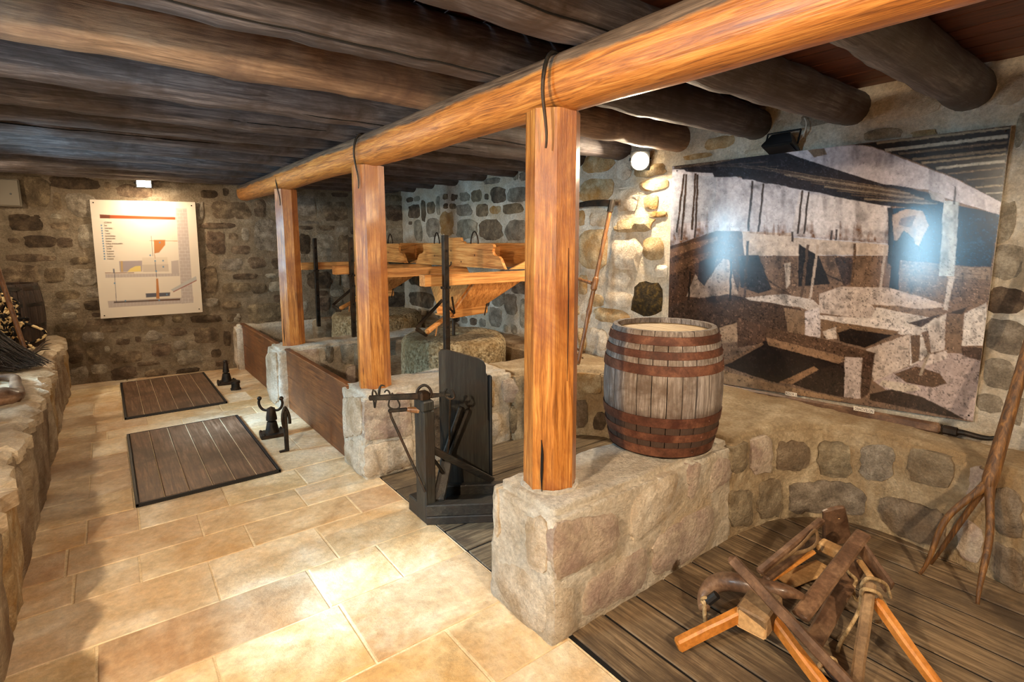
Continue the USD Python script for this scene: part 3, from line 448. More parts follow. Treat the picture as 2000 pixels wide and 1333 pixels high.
# left bench
b = T('stone_bench', (-.9, 3.5, 0), 'long rock-faced stone bench along the left edge with tools on top', 'bench', kind='thing')
b.part('mortar', rough_block([(-1.38, -1.5), (-.46, -1.5), (-.44, 1.0), (-.46, 2.5), (-.44, 4.0), (-.45, 5.5), (-.43, 7.78), (-1.38, 7.85)], -.03, .56, .07, .02, 21, 3.), 'bench_rock', smooth=True)
def bfront(u, v, h): return (-.445+h, u, v)
def btop(u, v, h): return (u, v, .545+h)
y, k = -1.0, 0
while y < 7.6:
    r = np.random.default_rng(900+k); ww = r.uniform(.25, .6); P = subdiv(np.array([(y+.01, -.01), (y+ww-.01, -.01), (y+ww-.02+r.uniform(-.03, .03), .5+r.uniform(-.02, .05)), (y+r.uniform(0, .05), .5+r.uniform(-.02, .05))]), .06)
    b.part('stone', stone(P+r.normal(0, .008, P.shape), bfront, .03, .035, .03, 900+k, .03, .06, 5.), r.choice(['bench_rock', 'stone_gold'], p=[.8, .2])); y += ww; k += 1
y = -1.2
while y < 7.6:
    r = np.random.default_rng(980+k); ww = r.uniform(.5, .95); P = subdiv(np.array([(-1.36, y+.01), (-.42+r.uniform(-.03, .02), y+.01), (-.42+r.uniform(-.03, .02), y+ww), (-1.36, y+ww)]), .06)
    m = np.abs(P[:, 0]+.42) < .04; P[m, 0] += r.normal(0, .018, m.sum())
    b.part('stone', stone(P, btop, .045, .05, .012, 980+k, .03, .06, 3.), 'bench_top'); y += ww; k += 1

# ceiling
c = T('ceiling', kind='structure', label='dark red-brown board ceiling above the logs', cat='ceiling')
x = -1.5
while x < 3.9:
    ww = rng.uniform(.14, .2); s = rng.uniform(1.5, 5)
    for a, bb in ((-1.7, s), (s, 8.0)): c.part('board', box((x+.003, a+.002, 2.55), (x+ww-.003, bb-.002, 2.58), .004), 'ceiling_wood')
    x += ww
LOGS = [(-.36, 'dark round ceiling log nearest the viewer, mostly above the frame'), (.25, 'dark ceiling log crossing over the main beam near the top right corner'), (.86, 'round ceiling log ending in the right wall above the right half of the photo print'), (1.45, 'round ceiling log ending in the wall just right of the black floodlight'), (2.02, 'ceiling log ending in the wall just left of the black floodlight'), (2.63, 'scraped tan-orange ceiling log, its left end lit warm'), (3.22, 'ceiling log whose wall end shines in the light of the right lamp'), (3.76, 'ceiling log just behind the lamplit one, hidden by the nearest post'), (4.25, 'ceiling log over the nearer hopper, eighth from the viewer side'), (4.72, 'ceiling log over the gap between middle post and hopper, ninth from the viewer side'), (5.3, 'ceiling log ahead of the far post, tenth from the viewer side'), (5.87, 'ceiling log right above the far post'), (6.45, 'third ceiling log before the back wall'), (6.97, 'second ceiling log before the back wall'), (7.38, 'last ceiling log, right against the back wall')]
for i, (y, lab) in enumerate(LOGS):
    r0 = .112 if y < 3 else .106; X = np.linspace(-1.45, 3.76-.0288*y+.05, 70); n = 22
    if i == 14: X = np.linspace(-1.45, 3.5, 70)
    t = np.arange(n)/n*2*np.pi; V = []
    for xx in X:
        rr = r0*(1.05-.03*xx)*(1+.05*math.sin(xx*1.7+i)); yy = y+.018*math.sin(xx*1.1+i*2.); e = (np.abs(np.cos(t))**2.5+np.abs(np.sin(t))**2.5)**(-1/2.5)
        rr = rr*(.55+.45*e); zc = 2.325+r0; V.append(np.stack([np.full(n, xx), yy+rr*np.cos(t), zc+rr*np.sin(t)], 1))
    V = np.vstack(V); V[:, 1:] += (.017*fbm(V*np.array([1.2, 1, 1]), 4, 4, i)[:, None]+.006*fbm(V*np.array([2, 1, 1]), 16, 3, i+9)[:, None])*((V[:, 1:]-[y, 2.325+r0])/r0)
    q = grid_faces(70, n, True); f = np.vstack([q[:, [0, 2, 1]], q[:, [0, 3, 2]]]); k = len(V); V = np.vstack([V, [X[0], y, 2.325+r0], [X[-1], y, 2.325+r0]]); j = np.arange(n)
    f = np.vstack([f, np.stack([np.full(n, k), j, (j+1) % n], 1), np.stack([np.full(n, k+1), 69*n+(j+1) % n, 69*n+j], 1)])
    f = f[:, ::-1] if i < 0 else f
    lg = T('ceiling_log', (1.2, y, 2.325+r0), lab, 'beam', 'round logs under the ceiling', 'thing'); lg.part('timber', (V, f), 'log_tan' if i == 5 else 'log_dark', smooth=50)
    if i in (3, 4, 6, 7, 9):
        r = np.random.default_rng(60+i); a0 = r.integers(4, 34); ks = np.arange(a0, min(a0+26, 68)); jj = 12+r.integers(0, 3); pts = V[ks*n+jj]*.5+V[ks*n+jj+1]*.5; pts[:, 2] += .012*fbm(pts, 5, 3, i)
        lg.part('crack', tube(pts, [.0005]+[.0035]*(len(pts)-2)+[.0005], 5), 'hole_black')

# ---------------------------------------------------------------- main beam and posts
def hewn(axis_pts, r, n=24, sq=.5, amp=.01, seed=0, rings=80, fs=5.):
    """hewn timber round: squarish section swept along a straight line, with knots and waves"""
    P0, P1 = map(np.array, axis_pts); d = (P1-P0)/np.linalg.norm(P1-P0); a = np.cross(d, [0, 0, 1.]) if abs(d[2]) < .9 else np.array([1., 0, 0]); a /= np.linalg.norm(a); b = np.cross(a, d) if abs(d[2]) < .9 else np.cross(d, a)
    t = np.arange(n)/n*2*np.pi+math.pi/n; e = (np.abs(np.cos(t))**5+np.abs(np.sin(t))**5)**(-1/5); rr = (1-sq)+sq*e; V = []
    for s in np.linspace(0, 1, rings):
        r0 = np.interp(s, np.linspace(0, 1, len(r)), r); V.append(P0+(P1-P0)*s + r0*(np.cos(t)*rr)[:, None]*a + r0*(np.sin(t)*rr)[:, None]*b)
    V = np.vstack(V); ax = np.repeat(P0+(P1-P0)*np.linspace(0, 1, rings)[:, None], n, 0); N = V-ax; N /= np.linalg.norm(N, axis=1, keepdims=True)
    k = np.ones(3)-np.abs(d)*.75; V += N*(amp*fbm(V*k, fs, 4, seed))[:, None]
    q = grid_faces(rings, n, True); f = np.vstack([q[:, [0, 1, 2]], q[:, [0, 2, 3]]]); m = len(V); j = np.arange(n); o = (rings-1)*n
    V = np.vstack([V, P0, P1]); f = np.vstack([f, np.stack([np.full(n, m), (j+1) % n, j], 1), np.stack([np.full(n, m+1), o+j, o+(j+1) % n], 1)])
    t_ = trimesh.Trimesh(V, f, process=False)
    if t_.volume < 0: t_.invert()
    return t_
bm = T('main_beam', (1.48, 3, 2.24), 'long orange-brown hewn main beam resting on three posts', 'beam', kind='thing')
tm = hewn(((1.52, -1.5, 2.245), (1.46, 7.36, 2.235)), [.116, .112, .107, .104, .102, .1, .098], sq=.35, amp=.012, seed=4, rings=150)
bm.part('timber', tm, 'beam_wood', smooth=35)
PIN = [(1.655, .118), (3.56, .11), (5.58, .1)]
for yy, r in PIN:
    x0 = 1.48-r-.006; bm.part('iron_pin', tube([(x0+.075, yy-.07, 2.335), (x0+.03, yy-.075, 2.32), (x0-.0, yy-.08, 2.26), (x0-.004, yy-.075, 2.19), (x0+.012, yy-.07, 2.1), (x0+.02, yy-.068, 1.98)], [.007, .008, .008, .007, .006, .004], 8, sub=24), 'iron', smooth=True)
for i, (x, y, z0, lab) in enumerate([(1.495, 1.68, .535, 'nearest octagonal wooden post, standing on the stub wall beside the barrel'), (1.485, 3.57, .57, 'middle octagonal wooden post on the stub wall behind the black scale'), (1.475, 5.6, .57, 'far slender wooden post standing between the two plank barriers')]):
    p = T('wooden_post', (x, y, z0), lab, 'post', 'posts under the main beam'); r = [.108, .106, .104][i]
    t = np.arange(8)/8*2*np.pi+math.pi/8; V = []; zs = np.linspace(z0, 2.14, 26); rad = r*np.array([1.06, .98, 1.03, 1.0, 1.05, .97, 1.02, 1.]); rad = rad/np.cos(math.pi/8)*.98
    for z in zs: V.append(np.stack([x+rad*np.cos(t-.185)*(1.02-.03*(z-z0)), y+rad*np.sin(t-.185)*(1.02-.03*(z-z0)), np.full(8, z)], 1))
    V = np.vstack(V); V[:, :2] += .004*fbm(V, 6, 3, i)[:, None]; q = grid_faces(26, 8, True); f = np.vstack([q[:, [0, 1, 2]], q[:, [0, 2, 3]]]); m = len(V); j = np.arange(8); V = np.vstack([V, [x, y, z0], [x, y, 2.14]])
    f = np.vstack([f, np.stack([np.full(8, m), (j+1) % 8, j], 1), np.stack([np.full(8, m+1), 200+j, 200+(j+1) % 8], 1)])
    p.part('shaft', (V, f), 'oak_z', smooth=25)
    def crack(pts, wd=.006):
        a = np.array(pts); return tube(a, [.001]+[wd/2]*(len(a)-2)+[.001], 6, sub=16)
    if i == 0:
        c0 = atx(1050, 880, 1.395); p.part('crack', crack([(1.397, 1.615, .56), (1.395, 1.618, .66), (1.4, 1.622, .74), (1.398, 1.625, .8)], .012), 'hole_black'); p.part('mortar_collar', lathe([(.135, .0), (.128, .028), (.112, .034)], (x, y, z0+.01), 20), 'mortar_white')
        p.part('crack', crack([(1.49, 1.572, 1.05), (1.492, 1.572, 1.3), (1.49, 1.573, 1.6)], .004), 'hole_black')
    else: p.part('crack', crack([(x-.1, y-.045, z0+.0), (x-.1, y-.043, z0+.15), (x-.1, y-.043, z0+.3)], .008), 'hole_black')

# ---------------------------------------------------------------- plank barriers
for y0, y1, lab in [(3.72, 5.42, 'brown plank barrier closing the nearer mill basin, between middle and far post'), (5.74, 7.5, 'brown plank barrier closing the farther mill basin, next to the back wall')]:
    p = T('plank_barrier', (1.34, (y0+y1)/2, 0), lab, 'barrier', 'plank barriers of the mill basins')
    p.part('plank', bar((1.355, y0, .165), (1.355, y1, .165), .04, .325, ch=.005, n=20, wob=.002, seed=3), 'barrier_y'); p.part('plank', bar((1.355, y0, .455), (1.355, y1, .455), .04, .25, ch=.005, n=20, wob=.002, seed=4), 'barrier_y')
    p.part('top_rail', bar((1.352, y0, .588), (1.352, y1, .588), .052, .018, ch=.005, n=20, wob=.002, seed=5), 'barrier_y')
# ---------------------------------------------------------------- floor hatches
for y0, y1, lab in [(3.866, 5.40, 'brown boarded floor hatch nearer the viewer, shinier of the two'), (5.93, 7.5, 'brown boarded floor hatch near the back wall, below the information board')]:
    p = T('floor_hatch', (.457, (y0+y1)/2, 0), lab, 'hatch', 'boarded hatches in the stone floor')
    p.part('tray', box((.032, y0, -.03), (.882, y1, .004), .003), 'black_x')
    for i in range(6):
        x0 = .052+i*.135; p.part('plank', bar((x0+.0675, y0+.014, .01), (x0+.0675, y1-.014, .01), .131, .02, ch=.004, n=8, wob=.001, seed=i), 'hatch_y')
    for a, bb in [((.032, y0, .0), (.05, y1, .02)), ((.864, y0, 0), (.882, y1, .02)), ((.032, y0, 0), (.882, y0+.012, .02)), ((.032, y1-.012, 0), (.882, y1, .02))]: p.part('edge_strip', box(a, bb, .003), 'black_metal')
    for i in range(1, 6): p.part('joint_filler', box((.052+i*.135-.003, y0+.014, .0), (.052+i*.135-.0005, y1-.014, .0195), .0005), 'grout')

# ---------------------------------------------------------------- barrel
def barrel(c, Hh, rmid, rend, hoops, n_st, mats, name, lab, hoopmat, lid, seed):
    b = T(name, c, lab, 'barrel'); R = lambda z: rend+(rmid-rend)*(1-abs(2*z/Hh-1)**2.1)
    zs = np.linspace(0, Hh, 15)
    for i in range(n_st):
        a0, a1 = i/n_st*2*np.pi, (i+1)/n_st*2*np.pi; g = .006; aa = np.linspace(a0+g, a1-g, 4); r = np.random.default_rng(seed+i); dr = r.normal(0, .0012); V = []
        for z in zs:
            for k, da in enumerate(aa): V.append((c[0]+(R(z)+dr-(.003 if k in (0, 3) else 0))*math.cos(da), c[1]+(R(z)+dr-(.003 if k in (0, 3) else 0))*math.sin(da), c[2]+z))
            for da in aa[::-1]: V.append((c[0]+(R(z)-.026)*math.cos(da), c[1]+(R(z)-.026)*math.sin(da), c[2]+z))
        q = grid_faces(15, 8, True); f = np.vstack([q[:, [0, 1, 2]], q[:, [0, 2, 3]]]); e = 14*8
        f = np.vstack([f, [[0, k+1, k] for k in range(1, 7)], [[e, e+k, e+k+1] for k in range(1, 7)]])
        b.part('stave', (np.array(V), f), mats, smooth=40)
    for z0, z1, th in hoops:
        pr = [(R(z0*Hh)+.0005, z0*Hh)]+[(R(z*Hh)+th, z*Hh) for z in np.linspace(z0+.002, z1-.002, 5)]+[(R(z1*Hh)+.0005, z1*Hh)]
        h = b.part('hoop', lathe(pr, c, 72), hoopmat, smooth=40)
        b.part('rivet', trimesh.creation.icosphere(1, .006).apply_translation((c[0]+(R((z0+z1)/2*Hh)+th)*math.cos(-1.9+z0), c[1]+(R((z0+z1)/2*Hh)+th)*math.sin(-1.9+z0), c[2]+(z0+z1)/2*Hh)), hoopmat, parent=h)
    if lid:
        zl = Hh*.955; rl = R(zl)-.03
        for i in range(6):
            x0, x1 = -rl+2*rl*i/6, -rl+2*rl*(i+1)/6; xs = np.linspace(x0+.0015, x1-.0015, 7); up = [(x, math.sqrt(max(rl*rl-x*x, 1e-6))) for x in xs]; P = up+[(x, -y) for x, y in up[::-1]]
            b.part('lid_board', prism(P, lambda u, v, h: (c[0]+u, c[1]+v, c[2]+h), zl-.018, zl), lid, smooth=False)
        b.part('inner_wall', lathe([(rl+.028, -.0), (rl+.003, .005), (rl+.003, zl)], c, 48), 'stave_dark')
    return b
wood('lid_wood', [(150, 122, 82), (186, 158, 114), (206, 182, 142)], 'y', rough=.7, bump=.3)
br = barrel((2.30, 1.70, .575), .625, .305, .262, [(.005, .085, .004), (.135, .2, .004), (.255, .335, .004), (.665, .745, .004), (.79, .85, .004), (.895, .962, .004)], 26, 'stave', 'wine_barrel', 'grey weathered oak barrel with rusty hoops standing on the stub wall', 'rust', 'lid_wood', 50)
db = barrel((-.8, 7.2, .6), .62, .28, .245, [(.02, .09, .003), (.3, .36, .003), (.64, .7, .003), (.9, .965, .003)], 22, 'stave_dark', 'old_barrel', 'dark old barrel standing on the left bench in the corner', 'iron', 'stave_dark', 90)
db.part('bung_hole', trimesh.creation.icosphere(2, .018).apply_translation((-.8+.272*math.cos(-1.2), 7.2+.272*math.sin(-1.2), .6+.34)), 'hole_black')

# ---------------------------------------------------------------- millstones
for c, r, z1, lab in [((2.68, 4.45), .515, .735, 'big round granite millstone in the nearer basin'), ((2.76, 6.5), .565, .74, 'round granite millstone in the farther, darker basin')]:
    t = np.linspace(0, 1, 9)*math.pi/2; rr = .085
    prof = [(r, .1)]+[(r, z) for z in np.linspace(.2, z1-rr, 7)]+[(r-rr+rr*math.cos(a), z1-rr+rr*math.sin(a)) for a in t[1:]]+[(q, z1) for q in np.linspace(r-rr-.05, .07, 8)]+[(.065, z1-.06), (.0, z1-.06)]
    V, f = lathe(prof, (c[0], c[1], 0), 90); d = V-np.array([c[0], c[1], .4]); d /= np.linalg.norm(d, axis=1, keepdims=True); V = V+d*(.016*fbm(V, 5, 4, 3)+.008*fbm(V, 22, 3, 8))[:, None]
    m = T('millstone', (c[0], c[1], 0), lab, 'millstone', kind='thing'); m.part('drum', (V, f), 'granite', smooth=True)
    m.part('spindle', tube([(c[0], c[1], z1-.1), (c[0], c[1], 1.02)], .016, 8), 'iron')
solo('basin_floor', box((1.35, 3.7, -.02), (3.5, 5.42, .12), .01), 'mortar', 'stone floor of the nearer mill basin', 'floor', kind='structure')
solo('basin_floor', box((1.35, 5.7, -.02), (3.5, 7.48, .12), .01), 'mortar', 'stone floor of the farther mill basin', 'floor', kind='structure')

# ---------------------------------------------------------------- hoppers
def hopper(y0, lab, near):
    """wooden hopper between two rails; y0 = near rail"""
    h = T('grain_hopper', (2.6, y0+.6, 1.3), lab, 'hopper', 'wooden hoppers above the millstones')
    # rails on iron posts
    for k, yy in enumerate((y0, y0+1.22)):
        V, f = prism([(1.95, 1.33-.045), (3.15, 1.33-.045), (3.1, 1.375), (1.95, 1.375)], lambda u, v, q: (u, yy-.045+q, v), 0, .09); h.part('rail', (V, f), 'pine_x', smooth=False)
        ip = T('iron_post', (2.12, yy-.07, .6), ['square iron post of the nearer hopper, in front of its rail', 'square iron post behind the nearer hopper', 'thin iron post of the farther hopper, left of the middle post', 'thin iron post nearest the back wall'][k+(0 if near else 2)], 'iron post', 'iron posts carrying the hoppers')
        ip.part('shaft', box((2.097, yy-.092, .56), (2.141, yy-.05, 1.68), .003), 'iron')
        for z in (.75, .95, 1.15, 1.28, 1.42, 1.55): ip.part('bolt_hole', box((2.112, yy-.0935, z), (2.126, yy-.091, z+.018), .0005), 'hole_black')
        ip.part('clamp', box((2.085, yy-.09, 1.262), (2.153, yy-.045, 1.282), .003), 'iron'); ip.part('clamp_bolt', tube([(2.12, yy-.12, 1.272), (2.12, yy-.04, 1.272)], .008, 8), 'iron')
    # front board: S-profiled ends, stepped crest
    ya, yb = y0+.2, y0+2.0 if False else y0+1.95; ym = (ya+yb)/2
    S = [(0, 1.38), (.02, 1.40), (.045, 1.44), (.07, 1.475), (.10, 1.495), (.155, 1.50), (.185, 1.515), (.2, 1.54), (.195, 1.565), (.175, 1.585), (.19, 1.605), (.215, 1.612)]
    P = [(ya+a, z) for a, z in S]+[(ym-.2, 1.612), (ym-.17, 1.635), (ym-.13, 1.64), (ym-.115, 1.675), (ym+.115, 1.675), (ym+.13, 1.64), (ym+.17, 1.635), (ym+.2, 1.612)]+[(yb-a, z) for a, z in S[::-1]]
    h.part('front_board', prism(P, lambda u, v, q: (2.93-q, u, v), 0, .03), 'pine_y', smooth=False)
    for kk, (dy, dz) in enumerate([(.5, .12), (.95, .16), (1.3, .1), (.75, .05)]): h.part('knot', lathe([(.0, 0), (.012, 0.001), (.014, 0)], (0, 0, 0), 10) if False else trimesh.creation.icosphere(1, .011).apply_scale((.12, 1, 1)).apply_translation((2.9, ya+dy, 1.38+dz)), 'barrier_y')
    # back and side boards running to the wall
    for yy in (y0+.16, y0+1.1): h.part('side_board', prism([(2.93, 1.38), (3.56, 1.62), (3.58, 1.38)], lambda u, v, q: (u, yy+q, v), 0, .025), 'pine_x', smooth=False)
    h.part('back_board', box((3.5, y0+.02, 1.36), (3.53, y0+1.9, 1.62), .004), 'pine_y')
    # funnel
    A = [(2.58, y0+.2, 1.30), (3.12, y0+.2, 1.30), (3.12, y0+1.06, 1.30), (2.58, y0+1.06, 1.30)]; B = [(2.44, y0+.33, 1.04), (2.7, y0+.33, 1.04), (2.7, y0+.62, 1.04), (2.44, y0+.62, 1.04)]
    for i, nm in enumerate(['near_side', 'wall_side', 'far_side', 'front_side']):
        a0, a1, b0, b1 = [np.array(q) for q in (A[i], A[(i+1) % 4], B[i], B[(i+1) % 4])]; n = np.cross(a1-a0, b0-a0); n /= np.linalg.norm(n)*1.; n = n*.02
        c = np.mean([a0, a1, b0, b1], 0); n = n if np.dot(n, c-np.array([2.75, y0+.6, 1.17])) > 0 else -n
        V = np.array([a0, a1, b1, b0, a0+n, a1+n, b1+n, b0+n]); h.part('funnel_board', trimesh.convex.convex_hull(V), 'pine_z', smooth=False)
    h.part('strip', bar((2.5, y0+.325, 1.045), (2.73, y0+.325, 1.05), .012, .012), 'pine_x')
    # shoe under the funnel, hung by straps
    for a, b2, wd, t in [((2.42, y0+.31, 1.0), (2.78, y0+.31, 1.02), .014, .07), ((2.42, y0+.62, 1.0), (2.78, y0+.62, 1.02), .014, .07)]: h.part('shoe_side', bar(a, b2, wd, t), 'pine_x')
    h.part('shoe_floor', bar((2.4, y0+.465, .965), (2.78, y0+.465, .985), .32, .012), 'pine_x')
    h.part('strap', bar((2.74, y0+.3, .96), (2.78, y0+.3, 1.12), .012, .004, up=(0, 1, 0)), 'iron'); h.part('strap', bar((2.42, y0+.3, 1.0), (2.36, y0+.24, 1.16), .02, .005, up=(0, 1, 0)), 'iron')
    # feeding stick, brackets, rods
    h.part('stick', tube([(2.44, y0+.36, 1.0), (2.2, y0+.22, .94), (2.05, y0+.12, .9)], [.018, .022, .024], 8, sub=10), 'pine_x', smooth=True)
    h.part('stick_peg', bar((2.2, y0+.22, .95), (2.17, y0+.2, .84), .02, .016, up=(0, 1, 0), taper=.5), 'pine_z')
    h.part('bracket', bar((2.3, y0+.3, 1.13), (1.98, y0+.18, .93), .03, .012, up=(0, 1, 0)), 'iron'); h.part('bracket', bar((2.3, y0+.3, 1.13), (2.42, y0+.3, 1.0), .02, .01, up=(0, 1, 0)), 'iron')
    h.part('bracket', bar((1.98, y0+.18, .93), (2.06, y0+.14, .86), .04, .02, up=(0, 1, 0), taper=.6), 'iron')
    h.part('rod', tube([(2.34, y0+.28, 1.42), (2.34, y0+.28, 1.12)], .006, 6), 'iron'); h.part('rod_fork', tube([(2.31, y0+.28, 1.46), (2.33, y0+.28, 1.42), (2.36, y0+.28, 1.42), (2.38, y0+.28, 1.46)], .006, 6, sub=12), 'iron')
    for dy, rr in ((.85, .06), (1.62, .05)):
        h.part('hoop_handle', tube([(3.0, y0+dy-rr, 1.6), (3.0, y0+dy-rr*.9, 1.68), (3.0, y0+dy, 1.735), (3.0, y0+dy+rr*.9, 1.68), (3.0, y0+dy+rr, 1.6)], .007, 8, sub=24), 'iron', smooth=True)
hopper(3.70, 'lit pine hopper with stepped front board above the nearer millstone', True)
hopper(5.70, 'dark pine hopper in the far corner, half hidden by the middle post', False)

# ---------------------------------------------------------------- flat prints: outlines traced once and painted onto a fine grid
def onp(x, y, p, n):
    d = ray(x, y); return EYE + d*np.dot(np.array(p)-EYE, n)/np.dot(d, n)
def pix(V):
    v = V-EYE; z = v@FW; return np.stack([CX+F*(v@RT)/z, CY-F*(v@UP)/z], 1)
def print_grid(c00, c10, c11, c01, nx, ny):
    s, t = np.meshgrid(np.linspace(0, 1, nx), np.linspace(0, 1, ny)); s, t = s.ravel()[:, None], t.ravel()[:, None]
    return c00*(1-s)*(1-t)+c10*s*(1-t)+c11*s*t+c01*(1-s)*t, grid_faces(ny, nx)
def paint(Q, base, shapes, seed=0, jit=0.):
    C = np.tile(np.array(lin(base)), (len(Q), 1)); W = Q
    if jit: W = Q + jit*np.stack([fbm(np.c_[Q/14., 0*Q[:, 0]], 1, 4, seed), fbm(np.c_[Q/14., 0*Q[:, 0]], 1, 4, seed+5)], 1)
    for col, P in shapes:
        P = np.array(P, float)
        if P.ndim == 1: P = P.reshape(-1, 2)
        m = inside(P, W); a = np.clip(seg_dist(P, W[m])/2.+.35, 0, 1)[:, None]; C[m] = C[m]*(1-a)+np.array(lin(col))*a
    return C
def ln(col, x0, y0, x1, y1, w):
    d = np.array([x1-x0, y1-y0], float); n = np.array([-d[1], d[0]])/np.linalg.norm(d)*w/2; return (col, [(x0+n[0], y0+n[1]), (x1+n[0], y1+n[1]), (x1-n[0], y1-n[1]), (x0-n[0], y0-n[1])])
RN = np.array([1, .0288, 0.]); RP = np.array([3.72, 0, 0]); BN = np.array([.122, 1, 0.]); BP = np.array([0, 7.70, 0])
mc = [onp(x, y, RP, RN) for x, y in [(1313, 325), (1975, 245), (1900, 825), (1302, 733)]]
V, f = print_grid(*mc, 440, 360); Q = pix(V)
K, N_, B_, Wt = (34, 28, 26), (36, 36, 44), (84, 66, 54), (198, 194, 204)
MU = [((190, 190, 202), [1313, 325, 1740, 395, 1738, 500, 1305, 500]), ((206, 202, 208), [1560, 375, 1738, 398, 1736, 470, 1545, 460]), ((170, 176, 190), [1313, 340, 1400, 345, 1395, 430, 1310, 440])]
MU += []
for a, b, c, d in [(1336, 340, 1322, 455), (1341, 340, 1331, 470), (1359, 338, 1351, 450), (1363, 340, 1357, 470), (1470, 353, 1461, 452), (1491, 358, 1481, 455), (1567, 372, 1558, 458), (1580, 374, 1570, 458), (1625, 450, 1623, 470), (1634, 448, 1633, 470)]: MU.append(ln((58, 46, 40), a, b, c, d, 5))
MU += [(N_, [1313, 331, 1330, 322, 1440, 306, 1530, 297, 1650, 332, 1845, 385, 1845, 402, 1790, 406, 1730, 403, 1640, 387, 1600, 377, 1562, 371, 1540, 367, 1520, 361, 1495, 359, 1470, 352, 1450, 351, 1448, 346, 1395, 347, 1392, 339, 1340, 336, 1335, 332])]
for k in range(9): MU.append(ln([(112, 98, 84), (86, 74, 66), (134, 122, 108)][k % 3], 1480+k*26, 325+k*8, 1760+k*9, 372+k*3.4, 2.2+k % 3))
for k in range(5): MU.append(ln((74, 66, 64), 1360+k*22, 326-k*1.0, 1500+k*22, 316+k*9, 2))
MU += [((98, 84, 74), [1313, 331, 1320, 322, 1440, 304, 1480, 300, 1400, 320])]
MU += [(K, [1665, 283, 1975, 245, 1958, 398, 1870, 350, 1760, 306, 1700, 285])]
for k, (xa, ya, xb, yb, w) in enumerate([(1712, 280, 1972, 250, 5), (1728, 294, 1968, 266, 7), (1755, 301, 1967, 278, 5), (1782, 312, 1966, 292, 6), (1800, 319, 1966, 301, 5), (1828, 329, 1964, 315, 6), (1850, 340, 1962, 328, 4), (1888, 352, 1960, 345, 3), (1905, 366, 1959, 362, 4), (1925, 378, 1958, 376, 3)]): MU.append(ln([(140, 126, 104), (170, 164, 150), (104, 88, 70), (120, 104, 84)][k % 4], xa, ya, xb, yb, w))
MU += [((20, 52, 78), [1738, 408, 1845, 396, 1955, 418, 1936, 522, 1738, 520]), ((30, 26, 26), [1733, 405, 1745, 405, 1744, 520, 1733, 515]), ((172, 148, 128), [1742, 420, 1770, 408, 1802, 412, 1815, 440, 1800, 470, 1788, 500, 1770, 470, 1745, 470]), ((110, 84, 68), [1760, 425, 1790, 420, 1780, 445, 1755, 440]), ((24, 24, 30), [1745, 478, 1765, 450, 1785, 465, 1792, 510, 1790, 570, 1736, 566]), ((28, 40, 54), [1762, 500, 1775, 470, 1795, 480, 1800, 510])]
MU += [((112, 92, 78), [1757, 508, 1936, 524, 1930, 592, 1754, 575]), ((140, 122, 106), [1860, 520, 1936, 524, 1934, 548, 1860, 545])]
for k in range(7): MU.append(ln((82, 66, 56), 1760, 513+k*9, 1932, 530+k*9, 1.6))
MU += [(Wt, [1530, 297, 1600, 288, 1668, 283, 1705, 287, 1762, 309, 1870, 351, 1957, 396, 1951, 420, 1900, 404, 1842, 386, 1815, 372, 1720, 359, 1640, 334]), ((176, 170, 172), [1812, 372, 1842, 378, 1848, 398, 1820, 390]), ((122, 104, 86), [1575, 292, 1610, 290, 1616, 302, 1590, 308]), ((186, 194, 200), [1843, 392, 1873, 394, 1864, 540, 1834, 540]), ((118, 96, 78), [1833, 540, 1852, 540, 1842, 606, 1822, 604]), ((196, 186, 178), [1852, 540, 1866, 540, 1850, 607, 1842, 606]), ((70, 58, 50), [1864, 365, 1868, 365, 1866, 400, 1862, 400])]
MU += [((194, 180, 170), [1450, 452, 1546, 455, 1549, 464, 1735, 478, 1734, 500, 1650, 498, 1560, 500, 1452, 500]), ((60, 48, 40), [1545, 453, 1550, 453, 1550, 474, 1545, 472])]
MU += [((72, 52, 40), [1305, 482, 1400, 450, 1450, 452, 1455, 505, 1440, 575, 1400, 590, 1304, 640]), ((112, 84, 64), [1305, 488, 1400, 462, 1402, 470, 1305, 506]), ((98, 72, 54), [1305, 515, 1390, 490, 1390, 500, 1305, 540]), ((162, 142, 126), [1340, 580, 1358, 535, 1375, 555, 1412, 505, 1424, 508, 1442, 575, 1400, 585]), ((40, 30, 28), [1365, 512, 1400, 500, 1395, 530, 1375, 560, 1362, 545])]
MU += [((62, 48, 40), [1305, 600, 1345, 585, 1420, 575, 1500, 590, 1600, 650, 1570, 690, 1450, 650, 1305, 650]), ((44, 42, 46), [1442, 500, 1482, 498, 1508, 566, 1482, 574, 1446, 562]), ((104, 84, 70), [1513, 506, 1525, 502, 1557, 502, 1558, 560, 1540, 578, 1508, 568]), ((190, 176, 164), [1532, 515, 1545, 512, 1544, 555, 1535, 565]), (K, [1560, 476, 1600, 500, 1622, 556, 1558, 560]), ((62, 48, 42), [1630, 505, 1640, 500, 1666, 503, 1664, 556, 1648, 560])]
for x, y0, x1, y1, c in [(1428, 505, 1426, 585, K), (1461, 470, 1452, 625, (60, 48, 42)), (1578, 478, 1566, 580, (88, 70, 58)), (1598, 478, 1582, 585, (176, 160, 148)), (1670, 475, 1664, 560, (96, 74, 56)), (1730, 480, 1720, 565, (180, 168, 158)), (1348, 530, 1345, 588, K)]: MU.append(ln(c, x, y0, x1, y1, 6 if c != K else 5))
MU += [ln((70, 56, 48), 1495, 545, 1545, 576, 3), ln((50, 40, 34), 1610, 535, 1650, 552, 4)]
